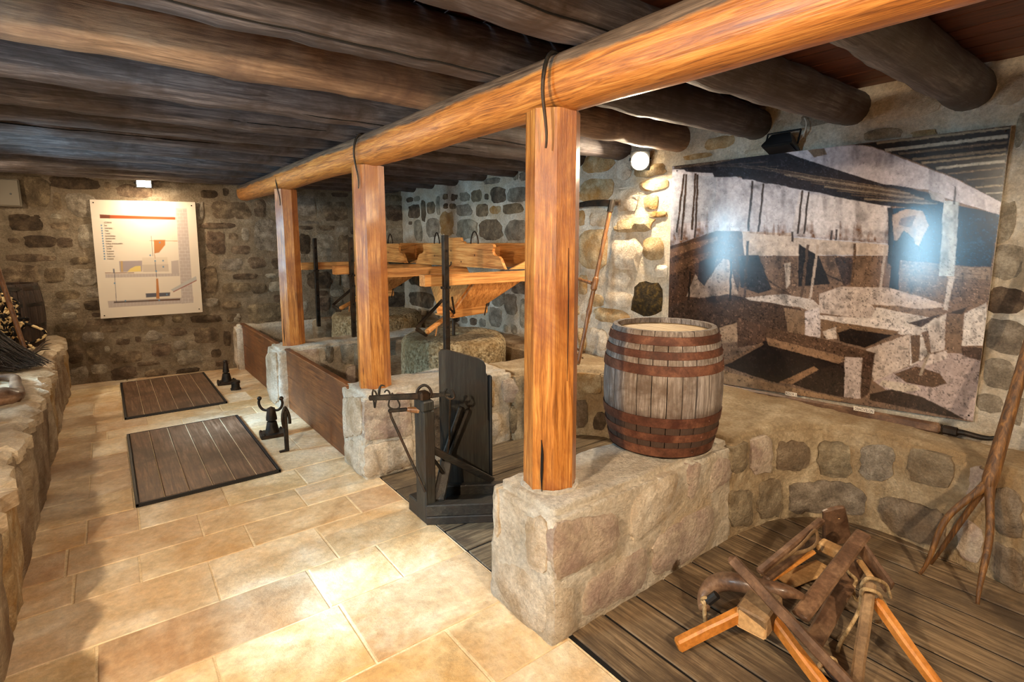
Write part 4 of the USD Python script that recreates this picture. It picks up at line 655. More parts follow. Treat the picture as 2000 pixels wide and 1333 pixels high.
MU += [((196, 184, 176), [1455, 582, 1530, 574, 1590, 586, 1602, 598, 1602, 615, 1560, 600, 1470, 592]), ((70, 54, 44), [1320, 600, 1440, 585, 1500, 590, 1560, 602, 1572, 610, 1575, 665, 1500, 640, 1440, 620]), ((128, 106, 86), [1530, 600, 1572, 608, 1574, 664, 1540, 655]), ((204, 194, 194), [1572, 608, 1602, 600, 1603, 660, 1588, 672, 1572, 664]), ((150, 126, 104), [1405, 640, 1440, 630, 1441, 668, 1410, 672]), ((78, 58, 46), [1440, 620, 1500, 640, 1500, 670, 1440, 680])]
MU += [((196, 182, 174), [1600, 575, 1640, 560, 1735, 562, 1800, 580, 1860, 600, 1790, 605, 1720, 600, 1700, 625, 1600, 612]), ((132, 110, 92), [1700, 595, 1760, 598, 1845, 612, 1845, 618, 1720, 612]), ((206, 196, 188), [1700, 625, 1712, 600, 1760, 610, 1830, 622, 1848, 612, 1846, 640, 1800, 650, 1760, 655]), ((66, 52, 44), [1770, 632, 1840, 613, 1800, 640]), ((216, 206, 200), [1602, 616, 1700, 622, 1800, 645, 1776, 652, 1700, 640, 1602, 628]), ((122, 98, 76), [1602, 622, 1640, 630, 1760, 648, 1700, 676, 1640, 662, 1606, 648]), ((30, 22, 18), [1635, 650, 1660, 642, 1745, 655, 1690, 680, 1640, 668]), ((204, 190, 178), [1606, 648, 1634, 638, 1634, 662, 1615, 664]), ((190, 174, 162), [1692, 682, 1776, 652, 1775, 715, 1725, 738, 1705, 745]), ((204, 194, 186), [1776, 652, 1800, 648, 1812, 690, 1790, 720, 1776, 714]), ((96, 76, 60), [1778, 655, 1798, 654, 1796, 706, 1780, 712]), ((196, 184, 176), [1812, 640, 1846, 626, 1846, 684, 1818, 690]), ((122, 100, 82), [1848, 618, 1880, 614, 1876, 684, 1848, 684]), ((206, 198, 192), [1884, 612, 1928, 590, 1926, 676, 1878, 676]), ((60, 48, 40), [1848, 612, 1890, 600, 1880, 615])]
MU += [((170, 154, 150), [1705, 745, 1776, 716, 1830, 690, 1922, 690, 1902, 824, 1780, 795]), ((200, 186, 178), [1810, 694, 1850, 684, 1852, 700, 1806, 716]), ((70, 54, 46), [1876, 676, 1922, 680, 1916, 706, 1880, 695]), ((84, 64, 50), [1745, 730, 1790, 715, 1835, 730, 1850, 750, 1820, 758, 1770, 748]), ((190, 176, 160), [1722, 742, 1790, 752, 1800, 762, 1760, 768, 1716, 752]), ((48, 36, 30), [1698, 770, 1740, 760, 1800, 775, 1850, 800, 1890, 822, 1780, 800, 1698, 782]), ((150, 136, 120), [1793, 735, 1800, 735, 1818, 690, 1812, 688])]
MU += [((28, 20, 18), [1404, 712, 1495, 665, 1600, 692, 1655, 712, 1600, 735, 1520, 750, 1470, 735]), ((116, 90, 70), [1404, 712, 1488, 668, 1492, 674, 1410, 718]), ((86, 66, 52), [1500, 640, 1600, 660, 1712, 690, 1702, 702, 1650, 698, 1496, 658]), ((140, 112, 88), [1496, 658, 1650, 698, 1640, 712, 1560, 690, 1500, 675]), ((140, 110, 84), [1520, 748, 1590, 715, 1600, 722, 1545, 752]), ((40, 30, 26), [1545, 752, 1600, 722, 1652, 705, 1650, 778, 1600, 768]), ((188, 174, 168), [1650, 697, 1684, 699, 1680, 780, 1648, 776]), ((72, 54, 44), [1684, 699, 1710, 690, 1698, 770, 1680, 780]), ((150, 122, 94), [1302, 700, 1404, 722, 1520, 752, 1560, 760, 1650, 780, 1640, 786, 1302, 735])]
C = paint(Q, (120, 98, 82), MU, 3, 1.6)
grn = 1+.5*fbm(np.c_[Q/7., 0*Q[:, 0]], 1, 5, 2)[:, None]; wl = inside(np.array([1306, 335, 1740, 398, 1736, 476, 1450, 455, 1400, 452, 1306, 500], float).reshape(-1, 2), Q) & (C.mean(1) > .3)
sf = np.clip((Q[:, 1]-(455-75*np.clip(fbm(np.c_[Q[:, 0]/9., Q[:, 1]/60., 0*Q[:, 0]], 1, 4, 31)+.12, 0, 1)))/26., 0, 1)*np.clip(.75+.9*fbm(np.c_[Q/6., 0*Q[:, 0]], 1, 4, 33), 0, 1); sf = (sf*wl)[:, None]; C = C*(1-sf)+sf*np.array(lin((112, 80, 56)))
st = fbm(np.c_[Q[:, 0]/16., Q[:, 1]/60., 0*Q[:, 0]], 1, 5, 11)[:, None]; bl_ = fbm(np.c_[Q/26., 0*Q[:, 0]], 1, 5, 21)[:, None]
C = C*grn*(1-.55*np.clip(st-.12, 0, .6)*2)*(1-.6*np.clip(bl_-.15, 0, .5)*2)*np.array([[.84, .8, .78]]); sp = fbm(np.c_[Q/2.6, 0*Q[:, 0]], 1, 3, 41); sp2 = fbm(np.c_[Q/9., 0*Q[:, 0]], 1, 4, 43); low_ = Q[:, 1] > 500
C[(sp > .3) & low_] *= .45; C[(sp2 > .28) & low_ & (C.mean(1) > .1)] *= .6; C[(sp < -.33) & (C.mean(1) < .1)] *= 2.2; C[(sp2 < -.3) & (C.mean(1) < .06)] *= 1.7; C[(sp > .42)] *= .6
C = np.clip(C, .004, .7)
mu = T('photo_mural', (3.7, 1.7, .64), 'large old photo print of a stone oil mill on the right wall', 'photo print')
mu.part('print', (V, f), 'mural_print', colors=C)
off = RN/np.linalg.norm(RN)*.012; e = np.array(mc); mu.part('panel', trimesh.convex.convex_hull(np.vstack([e+off*.15, e+off])), 'white_card', smooth=False)
for x, y in [(1322, 334), (1392, 322), (1964, 256), (1892, 812)]: mu.part('screw', trimesh.creation.icosphere(1, .005).apply_translation(onp(x, y, RP, RN)), 'iron')

bc = [onp(x, y, BP, BN) for x, y in [(175, 390), (381, 395), (396, 610), (197, 623)]]
V, f = print_grid(*bc, 300, 330); Q = pix(V)
OR, GB, BL = (168, 106, 50), (168, 154, 146), (80, 120, 150)
IB = [((150, 66, 22), [194.5, 419, 343, 424, 343, 430, 195, 427]), ((96, 44, 22), [194.5, 419, 215, 420, 215, 427, 195, 427]), ((196, 150, 130), [343, 424.5, 353, 425, 353, 430, 343, 430])]
wall_, floor_ = [343, 407, 365, 407, 378, 591, 355, 594], [205, 535, 351, 534, 351, 540, 206, 543.5]
IB += [(GB, wall_), (GB, floor_), (GB, [210, 588, 378, 580, 378, 592, 212, 602]), (GB, [334, 510, 349, 508, 351, 538, 335, 538])]
for r in range(28):
    y = 409+r*6.7; IB.append(ln((196, 184, 176), 343+(y-407)*.066, y, 365+(y-407)*.07, y-.4, .9))
    for k in range(2): x = 345+(y-407)*.066+k*11+(r % 2)*5; IB.append(ln((196, 184, 176), x, y, x+.4, y+6.7, .9))
for k in range(24): IB.append(ln((196, 184, 176), 209+k*6.2, 535, 209.4+k*6.2, 542.6, .8)); IB.append(ln((196, 184, 176), 214+k*6.7, 600-k*.38, 214.4+k*6.7, 589-k*.3, .8))
IB += [((100, 52, 24), [205, 532.5, 262, 532, 262, 534, 205, 534.5]), ((150, 136, 136), [232, 510, 278, 509, 278, 531, 234, 532]), ((170, 140, 96), [235, 510, 240, 510, 241, 532, 236, 532]), ((206, 180, 104), [248, 532, 254, 525, 264, 520, 275, 519, 276, 531]), ((196, 180, 160), [277, 503, 327, 502, 330, 531, 279, 532]), ((180, 164, 148), [277, 517, 329, 516, 330, 531, 279, 532])]
IB += [(OR, [300, 468.5, 323, 468.5, 323, 479, 311, 494, 301, 496]), ln(OR, 292, 470.5, 347, 471, 1.8), ln((40, 44, 54), 295.5, 461, 298.5, 501, 1.5), ln((150, 100, 50), 301.5, 496, 303, 506, 1.6), ln((60, 64, 76), 303, 512, 306, 543, 1.8), (OR, [304.5, 544, 309, 544, 311.5, 570, 311.5, 584, 305, 584, 305, 570]), ((74, 72, 82), [284, 573, 333, 571, 332, 579, 285, 582]), (OR, [305, 570, 311, 570, 312, 584, 305, 584]), ((86, 70, 62), [222, 589, 352, 583, 352, 587, 222, 593]), ((90, 60, 40), [290, 586.5, 352, 583, 352, 587, 290, 589]), ln((60, 66, 84), 223, 527, 227.5, 591, 1.6), ((90, 90, 100), [220, 525, 224, 525, 224, 534, 221, 534])]
IB += [((168, 164, 160), [333, 566, 383, 539, 385, 547, 339, 571]), ((130, 50, 30), [337, 570, 384, 546.5, 384.5, 549, 339, 571.5])]
for x, y in [(198, 440.5), (198.7, 446), (199.2, 451), (199.6, 456), (200, 461), (200.6, 466.2), (201.2, 471.2), (201.7, 476), (202.2, 481), (202.8, 486), (203.2, 491), (203.7, 496), (204, 501), (204.3, 506), (312, 474), (293.5, 499), (318.5, 509.5), (319, 521.5), (303, 510), (305, 530), (223.8, 553.5), (326, 575.5), (311, 587), (245, 588)]:
    a = np.arange(8)/8*2*np.pi; IB.append((BL, np.stack([x+2.1*np.cos(a), y+2.1*np.sin(a)], 1)))
C = paint(Q, (206, 192, 174), IB)
ib = T('information_board', (.43, 7.68, .75), 'pale information board with a mill cross-section diagram on the back wall', 'board')
ib.part('print', (V, f), 'board_print', colors=C)
off = BN/np.linalg.norm(BN)*.012; e = np.array(bc); ib.part('panel', trimesh.convex.convex_hull(np.vstack([e+off*.1, e+off])), 'white_card', smooth=False)
bu = (bc[1]-bc[0])/np.linalg.norm(bc[1]-bc[0]); bv = (bc[0]-bc[3])/np.linalg.norm(bc[0]-bc[3]); bn = np.cross(bu, bv)
def lettering(t, name, txt, org, u, v, n, hgt, mat='ink', width=None):
    m = meshkit.text_mesh(txt, hgt, .0006); P = np.array(m.vertices); k = (width/(P[:, 0].max()-P[:, 0].min())) if width else 1
    t.part(name, (org+P[:, :1]*k*u+P[:, 1:2]*v+P[:, 2:3]*n, m.faces), mat, smooth=False)
for (x, y, w, txt) in [(203, 436, 14, 'LEGENDA'), (203, 442, 5, 'Zid'), (204, 447.3, 14, 'Greda tijeska'), (204.7, 452.3, 7, 'Ploče'), (205, 457.5, 10, 'Tramac'), (205.5, 462.5, 19, 'Kamena kamenica'), (206, 467.5, 18, 'Kameni mlin'), (206.5, 472.5, 11, 'Kamenac'), (206.8, 477.5, 31, 'Podloga okretnog kamena'), (207.5, 482.5, 12, 'Lopatica'), (208, 487.3, 9, 'Osovina'), (208.3, 492.4, 14, 'Podmetač'), (208.7, 497.4, 12, 'Kutlača'), (209, 502.3, 15, 'Vodeno kolo'), (209.3, 507.3, 12, 'Vretena')]:
    o = onp(x, y, BP, BN); lettering(ib, 'legend_line', txt, o+bn*.0012, bu, bv, bn, .016, 'ink_brown', w/205.*1.02)
for x, y in [(182, 396), (374, 402), (204, 617), (389, 604)]: ib.part('screw', trimesh.creation.icosphere(1, .007).apply_translation(onp(x, y, BP, BN)), 'iron')
eb = T('electric_box', (-.78, 7.76, 2.0), 'flat grey-beige metal box on the back wall at the left edge', 'box'); eb.part('body', box((-1.0, 7.72, 2.0), (-.645, 7.84, 2.285), .006), 'grey_paint'); eb.part('lid', box((-.99, 7.705, 2.01), (-.655, 7.722, 2.275), .004), 'grey_paint'); eb.part('lock', tube([(-.72, 7.708, 2.13), (-.72, 7.698, 2.13)], .009, 10), 'black_metal')

# ---------------------------------------------------------------- lamps
def flood(name, lab, c, d, size, glow, disc=False):
    c = np.array(c, float); d = np.array(d, float); d /= np.linalg.norm(d); t = T(name, c, lab, 'lamp', kind='thing'); up = np.array([0, 0, 1.]) if abs(d[2]) < .9 else np.array([1., 0, 0]); w, h, dp = size
    x = np.cross(d, up); x /= np.linalg.norm(x); y = np.cross(x, d); fr = lambda a, b, q: c+x*a+y*b+d*q
    t.part('housing', trimesh.convex.convex_hull(np.array([fr(sx*w/2, sy*h/2, 0) for sx in (-1, 1) for sy in (-1, 1)]+[fr(sx*w*.3, sy*h*.3, -dp) for sx in (-1, 1) for sy in (-1, 1)]+[fr(sx*w/2, sy*h/2, -.012) for sx in (-1, 1) for sy in (-1, 1)])), 'black_metal', smooth=False)
    if disc: t.part('glass', tube([fr(0, 0, .0), fr(0, 0, .03)], w*.47, 24), 'lamp_glow')
    else: t.part('glass', trimesh.convex.convex_hull(np.array([fr(sx*w*.43, sy*h*.42, q) for sx in (-1, 1) for sy in (-1, 1) for q in (.001, .006)])), 'lamp_glow' if glow else 'black_metal', smooth=False)
    t.part('bracket', join([tube([fr(s*(w/2+.008), 0, -.02), fr(s*(w/2+.008), 0, -dp-.03)], .006, 6) for s in (-1, 1)]+[tube([fr(-(w/2+.008), 0, -dp-.03), fr(w/2+.008, 0, -dp-.03)], .006, 6)]), 'black_metal')
    return t
flood('floodlight', 'glaring round-beamed floodlight high on the right wall between two logs', (3.565, 2.93, 2.29), (-.75, -.6, -.35), (.15, .15, .07), True, True)
flood('floodlight', 'small glowing floodlight above the information board', (.44, 7.6, 2.30), (0, -1, -.25), (.16, .09, .05), True)
bl = flood('floodlight', 'black switched-off floodlight above the photo print', (3.62, 1.81, 2.24), (-.35, 0, -.95), (.2, .12, .09), False)
bl.part('cable', tube([(3.69, 1.72, 2.29), (3.665, 1.68, 2.33), (3.66, 1.67, 2.38), (3.67, 1.69, 2.42)], .005, 6, sub=14), 'cable')
flood('floodlight', 'floodlight on the left wall lighting the bays', (-1.25, .75, 2.23), (.85, .35, -.55), (.16, .12, .06), True); flood('floodlight', 'floodlight on the left wall near the back corner', (-1.23, 6.6, 2.23), (.8, -.1, -.6), (.16, .12, .06), True)

flood('floodlight', 'floodlight on the wall behind the viewer', (.7, -1.47, 2.22), (.45, .8, -.5), (.16, .12, .06), True)

# ---------------------------------------------------------------- pole with tags below the print, scythe, wooden fork
gp = T('gaff_pole', (3.6, 1.4, .6), 'long brown pole with a dark iron hook lying on the ledge under the photo print', 'pole')
pa, pb = onp(1330, 744, (3.655, 0, 0), RN), onp(1838, 838, (3.655, 0, 0), RN); pc = onp(1932, 858, (3.655, 0, 0), RN)
gp.part('shaft', bar(pa, pb, .03, .062, up=(0, 0, 1), ch=.012, n=24, wob=.003), 'saddle_brown'); gp.part('iron_socket', bar(pb, pb+(pc-pb)*.4, .034, .05, ch=.012), 'iron')
gp.part('hook', tube([pb+(pc-pb)*.35, pc+[0, .02, 0], pc+[0, -.015, .01], pc+[-.004, -.035, .045]], [.016, .014, .011, .003], 8, sub=20), 'iron', smooth=True)
pu = (pb-pa)/np.linalg.norm(pb-pa); pn = np.array([-1., 0, 0]); pv = np.cross(pn, pu); pv /= np.linalg.norm(pv)
for (x, y, w, txt, lab) in [(1545, 770, .075, 'KOSOR 1', 'small white tag reading KOSOR, on the pole near the barrel'), (1687, 801, .11, 'DRAČVILON', 'small white tag with a longer word, on the pole below the pillar of the print')]:
    o = onp(x, y, (3.655-.0165, 0, 0), RN); t = T('label_tag', o, lab, 'label'); hh = .013
    t.part('card', trimesh.convex.convex_hull(np.array([o+pu*a*w/2+pv*b*hh+pn*q for a in (-1, 1) for b in (-1, 1) for q in (0, .001)])), 'white_card', smooth=False)
    lettering(t, 'lettering', txt, o-pu*w*.44-pv*.008+pn*.0014, pu, pv, pn, .016, 'ink', w*.88)
s = T('scythe', (3.3, 3.25, .58), 'old scythe with a dark blade leaning against the right wall', 'scythe')
A, Bt = np.array([3.2, 3.24, .58]), np.array([3.52, 3.19, 1.955]); ax = Bt-A
s.part('shaft', tube([A, A+ax*.3, A+ax*.33, A+ax*.36, A+ax*.6, A+ax*.75, A+ax*.78, A+ax*.81, Bt], [.017, .018, .026, .02, .018, .018, .023, .018, .02], 10, sub=50), 'handle', smooth=True)
g0 = A+ax*.5; s.part('grip', tube([g0, g0+[-.02, .09, .02], g0+[-.02, .18, .035]], [.016, .015, .014], 8), 'handle', smooth=True); s.part('grip_collar', tube([g0-ax*.045, g0-ax*.03, g0+ax*.03, g0+ax*.045], [.018, .029, .028, .018], 10), 'handle', smooth=True)
t = np.linspace(0, 1, 26); top = np.stack([3.53+.03*t, 3.17+.75*t, 1.985+.045*np.sin(t*2.2)-.1*t**2], 1); low = top-np.stack([0*t, 0*t, .055*(1-t**3)+.004], 1); q = [np.array([.006, 0, 0]), np.array([-.004, 0, 0])]
V = np.vstack([top+q[0], low+q[1]*.2, low-q[1]*.2+[.004, 0, 0], top+q[0]*2]); n = 26; idx = np.arange(n-1); F4 = np.vstack([np.stack([o*n+idx, ((o+1) % 4)*n+idx, ((o+1) % 4)*n+idx+1, o*n+idx+1], 1) for o in range(4)]+[[[0, n, 2*n, 3*n]], [[n-1, 4*n-1, 3*n-1, 2*n-1]]])
s.part('blade', (V, F4), 'iron'); s.part('ferrule', tube([Bt-ax*.05, Bt+ax*.02], .026, 10), 'iron')
s = T('twig', (3.3, 3.2, .58), 'short dark stick lying on the ledge by the scythe foot', 'stick'); s.part('stick', tube([atz(1122, 680, .585), atz(1141, 688, .585)], .011, 7), 'fork_wood'); s.part('branch', tube([atz(1122, 688, .585), atz(1138, 700, .585)], .008, 7), 'fork_wood')
fk = T('wooden_fork', (3.1, .6, 0), 'three-tined wooden hay fork leaning against the ledge at the right edge', 'fork')
J = np.array([3.2, .515, .52]); t1, t2, t3 = np.array([3.05, .70, .012]), np.array([3.18, .69, .02]), np.array([2.99, .47, .012])
top = np.array([3.655, .43, 1.82])
fk.part('handle', tube([J+[-.01, .005, -.05], J, J+(top-J)*.1, J+(top-J)*.3, J+(top-J)*.7, top], [.022, .031, .029, .025, .023, .02], 12, sub=50), 'fork_wood', smooth=True)
for a, m, r in [(t1, atx(1850, 1012, 3.12), .0145), (t2, atx(1882, 1012, 3.2), .0135), (t3, np.array([3.12, .48, .3]), .0155)]: fk.part('tine', tube([J+[0, 0, .0], J*.6+m*.4+[0, 0, -.0], m, a*.45+m*.55, a], [.024, r*1.1, r, r*.9, .007], 10, sub=36), 'fork_wood', smooth=True)

# ---------------------------------------------------------------- black scale
sc = T('platform_scale', (1.6, 2.6, 0), 'old black wooden platform scale with an upright board and iron balance arm', 'scale')
u, v = np.array([.84, -.54, 0]), np.array([.54, .84, 0]); b0 = np.array([1.355, 2.59, 0]); P = lambda a, b, z: b0+u*a+v*b+np.array([0, 0, z])
sc.part('front_beam', bar(P(0, .035, .085), P(.5, .035, .085), .07, .07), 'black_x'); sc.part('front_beam', bar(P(0, .03, .026), P(.52, .03, .026), .07, .05), 'black_x')
sc.part('side_beam', bar(np.array([1.39, 2.63, .05]), np.array([1.39, 2.82, .05]), .06, .1), 'black_x'); sc.part('back_beam', bar(P(.02, .3, .06), P(.5, .3, .06), .05, .09), 'black_x'); sc.part('side_beam', bar(P(.47, .03, .05), P(.47, .33, .05), .06, .09), 'black_x')
sc.part('platform', bar(P(.1, .17, .035), P(.45, .17, .035), .22, .02), 'black_x')
PB = [(.07, .0), (.38, .0), (.38, .5), (.372, .51), (.372, .8), (.362, .81), (.362, .86), (.35, .885), (.32, .905), (.12, .965), (.085, .965), (.07, .945)]
sc.part('upright_board', prism(PB, lambda a, z, h: P(a, .33+h, z), 0, .03), 'black_z', smooth=False); sc.part('edge_batten', bar(P(.385, .335, .02), P(.385, .335, .8), .018, .04, up=(0, 1, 0)), 'black_metal')
sc.part('column', box((1.357, 2.595, 0), (1.43, 2.71, .675), .008), 'black_z'); sc.part('column_cap', box((1.35, 2.59, .675), (1.425, 2.7, .735), .008), 'black_z')
vp = np.array([1.39, 2.65, 0]); vn = np.array([.54, .84, 0.]); S = lambda x, y: onp(x, y, vp, vn)
SP = lambda x, y: onp(x, y, P(0, .3, 0), vn)
sc.part('brace', bar(P(.03, .06, .44), P(.4, .3, .12), .045, .02, up=(.5, .8, .2)), 'black_x')
sc.part('brace', bar(P(.07, .06, .12), P(.12, .2, .34), .07, .025, up=(.5, .8, 0)), 'black_x')
for x0, y0, x1, y1 in [(862, 905, 900, 795), (872, 905, 914, 800)]: sc.part('brace', bar(SP(x0, y0), SP(x1, y1), .026, .03, up=(.5, .8, 0)), 'black_x')
sc.part('brace_rod', tube([P(.05, .08, .36), P(.1, .12, .26)], .009, 6), 'iron')
b1, b2, b3 = S(720, 778), S(826, 774), S(880, 771)
sc.part('balance_arm', bar(b1, b2, .012, .03, up=(0, 0, 1), n=6, taper=1.35), 'iron'); sc.part('balance_arm', bar(b2, b3, .012, .036, up=(0, 0, 1), n=6, taper=.4), 'iron')
sc.part('pivot_block', box(S(827, 776)-[.03, .03, .03], S(827, 776)+[.03, .03, .035], .01), 'iron'); sc.part('pivot_loop', tube([S(818, 778), S(820, 757), S(829, 753), S(838, 758), S(838, 778)], .008, 8, sub=24), 'iron', smooth=True)
sc.part('end_link', tube([S(873, 759), S(874, 778), S(881, 780), S(882, 760)], .006, 6, sub=16), 'iron', smooth=True); sc.part('pull_rod', tube([S(879, 778), SP(879, 850)+[-.04, -.06, 0], P(.1, .2, .2)], .006, 6), 'iron')
sc.part('link', tube([S(729, 761), S(728, 775), S(730, 784), S(732, 797), S(734, 784), S(735, 770), S(731, 763)], .005, 6, sub=30), 'iron', smooth=True); sc.part('hook', tube([S(739, 774), S(741, 762), S(744, 754), S(752, 755)], [.008, .008, .006, .003], 6, sub=16), 'iron', smooth=True)
sc.part('link', tube([S(751, 767), S(757, 763), S(761, 768), S(761, 796), S(764, 798), S(765, 768)], .005, 6, sub=30), 'iron', smooth=True)
sc.part('lever', bar(S(758, 803), S(796, 800), .02, .022), 'iron'); sc.part('lever_grip', tube([S(795, 800), S(805, 801), S(820, 802), S(832, 803), S(838, 801)], [.012, .017, .02, .018, .008], 12, sub=24), 'handle', smooth=True)
sc.part('long_rod', tube([S(762, 806), S(764, 815), P(.0, -.01, .21)], .0075, 7), 'iron')

# ---------------------------------------------------------------- iron jacks on the slabs
def jack(c, k, lab, fork):
    c = np.array(c, float); t = T('screw_jack', c, lab, 'iron jack'); t.part('base_plate', bar(c+[-.1*k, .0, .015], c+[.1*k, -.02, .015], .17*k, .03, ch=.006), 'iron'); z = c
    for a, b in ((-.08, .06), (.08, .05), (-.08, -.07), (.08, -.08)): t.part('bolt', trimesh.creation.icosphere(1, .01).apply_translation(c+[a*k, b*k, .033]), 'iron')
    t.part('lower_cone', lathe([(0, .0), (.055*k, .0), (.05*k, .03), (.038*k, .09), (.03*k, .095), (0, .095)], c+[0, 0, .028], 20), 'iron', smooth=35)
    t.part('screw', lathe([(0, 0)]+[((.014+.003*(i % 2))*k, .012*i) for i in range(13)]+[(0, .15)], c+[0, 0, .1], 12), 'iron')
    t.part('upper_cone', lathe([(0, 0), (.044*k, 0), (.043*k, .02), (.03*k, .1), (0, .1)] if fork else [(0, 0), (.036*k, 0), (.022*k, .11), (0, .11)], c+[0, 0, .135], 18), 'iron', smooth=35)
    if fork:
        for sx in (-1, 1):
            q = c+[0, 0, .225]; dv = np.array([.8*sx, -.6*sx, 0]); t.part('arm', tube([q+dv*.02, q+dv*.06+[0, 0, -.005], q+dv*.088+[0, 0, .02], q+dv*.092+[0, 0, .085]], .011, 8, sub=20), 'iron', smooth=True); t.part('ball', trimesh.creation.icosphere(2, .018).apply_translation(q+dv*.092+[0, 0, .095]), 'iron', smooth=True)
    else: t.part('cap', lathe([(0, 0), (.02, 0), (.024, .012), (.014, .03), (0, .03)], c+[0, 0, .245], 12), 'iron'); t.part('lug', tube([c+[-.02, .01, .262], c+[.02, -.01, .262]], .009, 8), 'iron')
jack((1.02, 4.69, 0), 1., 'iron screw jack with two upturned ball-ended arms', True); jack((1.02, 6.8, 0), 1., 'iron screw jack without arms near the far plank barrier', False)
solo('iron_block', join([lathe([(0, 0), (.045, 0), (.042, .07), (.05, .075), (.048, .1), (0, .1)], (1.05, 6.44, 0), 12), box((1.0, 6.41, .0), (1.1, 6.47, .02), .004)]), 'iron', 'small iron block on the floor next to the armless jack', 'block')
ir = T('iron_bar', (1.02, 4.24, 0), 'upright forked iron bar standing on the floor beside the nearer barrier', 'bar'); ir.part('shaft', box((1.005, 4.225, 0), (1.035, 4.255, .33), .006), 'iron'); ir.part('foot', box((.965, 4.23, 0), (1.035, 4.26, .012), .003), 'iron'); ir.part('prong', tube([(1.02, 4.23, .36), (1.0, 4.22, .32), (.995, 4.22, .25), (1.005, 4.235, .2)], .01, 7, sub=14), 'iron'); ir.part('prong', tube([(1.02, 4.23, .36), (1.042, 4.235, .31), (1.05, 4.235, .22)], .012, 7, sub=14), 'iron')

# ---------------------------------------------------------------- broken pack saddle in the nearest bay
sd = T('pack_saddle', (2.6, .85, 0), 'worn wooden pack saddle with orange legs lying on the near floor boards', 'pack saddle')
def pb_(name, a, b, w, t, m, up=(0, 0, 1), **k): sd.part(name, bar(atz(*a), atz(*b), w, t, up=up, ch=.008, n=10, wob=.004, seed=int(a[0]), **k), m)
pb_('leg', (1322, 1262, .028), (1455, 1194, .14), .04, .055, 'saddle_orange'); pb_('leg', (1508, 1208, .13), (1615, 1350, .028), .04, .05, 'saddle_orange'); pb_('leg', (1708, 1172, .2), (1835, 1345, .028), .042, .04, 'saddle_orange')
pb_('cross_block', (1468, 1216, .135), (1502, 1166, .18), .12, .09, 'saddle_grey'); pb_('block_end', (1467, 1217.5, .135), (1468.5, 1215.5, .135), .116, .086, 'saddle_pale')
pb_('side_board', (1561, 1207, .13), (1688, 1042, .24), .066, .022, 'saddle_brown', up=(-.3, -.2, 1)); pb_('side_board', (1588, 1255, .05), (1680, 1095, .14), .07, .02, 'saddle_brown', up=(-.5, -.3, 1))
pb_('rail', (1482, 1118, .14), (1606, 1016, .24), .036, .03, 'saddle_brown'); pb_('rail', (1495, 1132, .08), (1598, 1052, .12), .04, .03, 'saddle_brown')
pb_('arch', (1635, 1062, .04), (1628, 992, .26), .15, .03, 'saddle_brown', up=(.6, .75, 0), taper=.75); pb_('arch_slot', (1628, 1010, .2), (1640, 1014, .2), .012, .012, 'saddle_pale')
pb_('inner_block', (1600, 1062, .1), (1650, 1086, .1), .07, .05, 'saddle_pale'); pb_('inner_board', (1530, 1138, .02), (1612, 1105, .02), .1, .016, 'saddle_pale'); pb_('orange_slat', (1500, 1132, .05), (1588, 1076, .1), .045, .02, 'saddle_orange')
pb_('stay', (1672, 1345, .03), (1700, 1138, .26), .042, .03, 'saddle_grey'); pb_('back_board', (1680, 1068, .2), (1740, 1152, .12), .075, .02, 'saddle_brown', up=(0, 1, .4)); pb_('back_slat', (1678, 1095, .16), (1702, 1130, .16), .03, .02, 'saddle_pale')
sd.part('strap', tube([atz(1485, 1125, .1), atz(1540, 1085, .16), atz(1580, 1048, .22), atz(1594, 1038, .23), atz(1597, 1050, .2), atz(1560, 1080, .14), atz(1500, 1128, .08)], .011, 8, sub=40, squash=.4), 'saddle_grey', smooth=True)
yk = T('ox_yoke', (2.45, .95, 0), 'curved dark wooden yoke lying across the pack saddle, with a black end', 'yoke')
yk.part('beam', tube([atz(1376, 1190, .055), atz(1378, 1163, .09), atz(1394, 1143, .14), atz(1430, 1137, .19), atz(1478, 1146, .21), atz(1530, 1155, .215), atz(1570, 1167, .2)], [.024, .032, .037, .039, .034, .03, .012], 14, sub=50), 'saddle_brown', smooth=True)
yk.part('peg', tube([atz(1382, 1176, .12), atz(1400, 1162, .16)], .018, 10), 'black_metal'); yk.part('cord', tube([atz(1377, 1172, .13), atz(1376, 1195, .07), atz(1378, 1216, .015)], .009, 8, sub=16), 'rope', smooth=True); yk.part('cord', tube([atz(1371, 1172, .12), atz(1377, 1168, .14), atz(1382, 1174, .12), atz(1376, 1180, .11), atz(1371, 1172, .12)], .007, 8, sub=24), 'rope', smooth=True)
sh = T('wooden_shaft', (2.45, .8, 0), 'long dark wooden shaft lying diagonally over the yoke', 'shaft')
sh.part('shaft', bar(atz(1425, 1088, .36), atz(1668, 1348, .07), .045, .034, up=(-.4, .2, 1), ch=.014, n=30, wob=.005), 'saddle_brown'); sh.part('black_grip', tube([atz(1615, 1300, .085), atz(1628, 1316, .075), atz(1650, 1338, .06)], .019, 12), 'black_metal'); sh.part('cord_ring', tube([atz(1606, 1298, .1), atz(1612, 1288, .13), atz(1626, 1288, .13), atz(1632, 1300, .1), atz(1622, 1312, .07), atz(1608, 1308, .07), atz(1606, 1298, .1)], .009, 8, sub=30), 'rope', smooth=True)
rp = T('rope', (2.9, .8, .1), 'beige rope looped over the grey stay of the pack saddle', 'rope')
rp.part('strand', tube([atz(1655, 1108, .15), atz(1664, 1125, .14), atz(1672, 1134, .14), atz(1667, 1150, .1), atz(1672, 1172, .06), atz(1683, 1165, .1), atz(1684, 1142, .24), atz(1696, 1130, .29), atz(1715, 1134, .27), atz(1733, 1148, .2), atz(1739, 1168, .14)], .0075, 9, sub=90), 'rope', smooth=True)
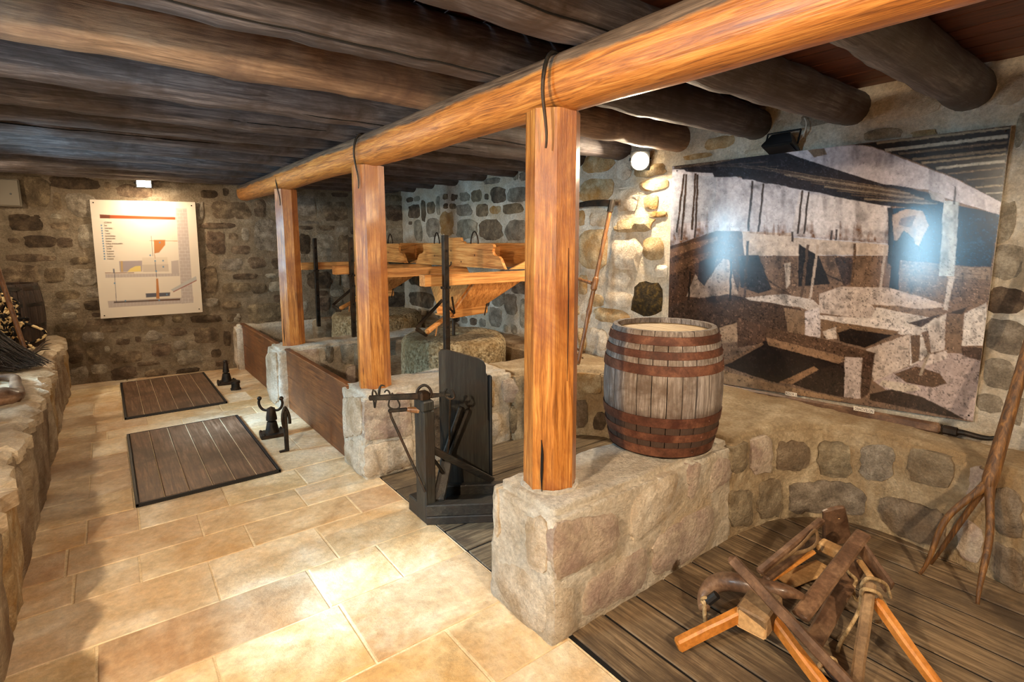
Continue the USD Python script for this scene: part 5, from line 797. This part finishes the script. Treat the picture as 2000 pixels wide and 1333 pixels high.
rp.part('strand', tube([atz(1636, 1274, .02), atz(1645, 1250, .03), atz(1672, 1205, .08), atz(1682, 1168, .2), atz(1694, 1152, .28), atz(1708, 1156, .27), atz(1722, 1172, .2), atz(1731, 1190, .14), atz(1728, 1208, .1), atz(1716, 1215, .09), atz(1706, 1212, .1)], .0075, 9, sub=90), 'rope', smooth=True)

# ---------------------------------------------------------------- tools on the left bench
pf = T('hay_fork', (-.65, 6.63, .6), 'long-handled hay fork with curved iron tines, leaning on the left bench', 'fork')
hd = atz(53, 697, .63); ht = aty(-6, 520, 6.42)
pf.part('handle', tube([hd, hd*.6+ht*.4, ht, ht+(ht-hd)*.35], [.017, .019, .019, .018], 10, sub=24), 'handle', smooth=True); pf.part('socket', tube([hd+[.005, -.05, 0], hd], [.03, .024], 10), 'iron')
for x, y, z in [(98, 664, .63), (101, 671, .635), (96, 678, .63), (99, 683, .625)]: tp = atz(x, y, z); pf.part('tine', tube([hd+[0, -.03, 0], hd*.6+tp*.4+[.02, -.02, .03], hd*.3+tp*.7+[0, 0, .02], tp], [.011, .009, .008, .002], 7, sub=24), 'iron', smooth=True)
rr = np.random.default_rng(3); ro = T('tangled_rope', (-.85, 6.85, .6), 'knotted black and cream rope hanging in front of the old barrel', 'rope')
for k in range(13):
    x0 = rr.uniform(-.83, -.73); pts = [(x0, 6.8+rr.uniform(-.05, .05), 1.2-.012*k)]
    for q in range(5): pts.append((x0+rr.normal(.012, .035), 6.8+rr.uniform(-.06, .05), 1.2-.012*k-(q+1)*rr.uniform(.05, .112)))
    pts[-1] = (pts[-1][0], pts[-1][1], max(pts[-1][2], .62)); ro.part('strand', tube(pts, .0125, 7, sub=44), 'rope_spots', smooth=True)
ro.part('strand', tube([(-.74, 6.8, .85), (-.7, 6.76, .74), (-.63, 6.74, .66), (-.59, 6.7, .615)], .0125, 7, sub=24), 'rope_spots', smooth=True)
bo = T('twig_broom', (-.85, 6.0, .6), 'dark twig broom lying on the left bench', 'broom'); tw = []; b0, b1 = aty(-25, 632, 6.35), aty(-25, 716, 5.75)
for k in range(220):
    s = rr.random(); a = b0*(1-s)+b1*s+rr.normal(0, .015, 3); e = np.array([-.47, 5.82, .625])*(1-s*.6)+np.array([-.8, 5.62, .615])*s*.6+rr.normal(0, [.05, .03, .008]); e[2] = max(e[2], .6); m = a*.5+e*.5+rr.normal(0, .02, 3)-np.array([0, 0, .03]); m[2] = max(m[2], .62); tw.append(tube([a, m, e], [.004, .004, .0015], 5, sub=7))
tag(stage.GetPrimAtPath(bo.part('twigs', join(tw), 'twig', smooth=True)), kind='stuff'); bo.part('handle', tube([b0*.5+b1*.5+[.06, 0, .0], b0*.5+b1*.5+[-.18, .05, .1]], .02, 8), 'handle')
hk = T('wooden_hook', (-.62, 5.1, .6), 'curved brown wooden hook lying on the bench beside the broom', 'hook'); hk.part('hook', tube([atz(-25, 748, .615), atz(-2, 738, .62), atz(16, 737, .625), atz(30, 748, .625), atz(34, 764, .62), atz(30, 780, .615)], [.018, .024, .028, .034, .038, .03], 12, sub=40), 'saddle_brown', smooth=True)
kn = T('root_knot', (-.75, 4.9, .6), 'round brown root wood lump at the left edge of the bench', 'wood lump'); mm = trimesh.creation.icosphere(3, .11); mm.apply_scale((1.2, 1.3, .5)); mm.vertices += mm.vertex_normals*(.02*fbm(mm.vertices, 12, 3, 2))[:, None]; mm.apply_translation(atz(-4, 777, .63)); kn.part('lump', mm, 'saddle_brown', smooth=True)
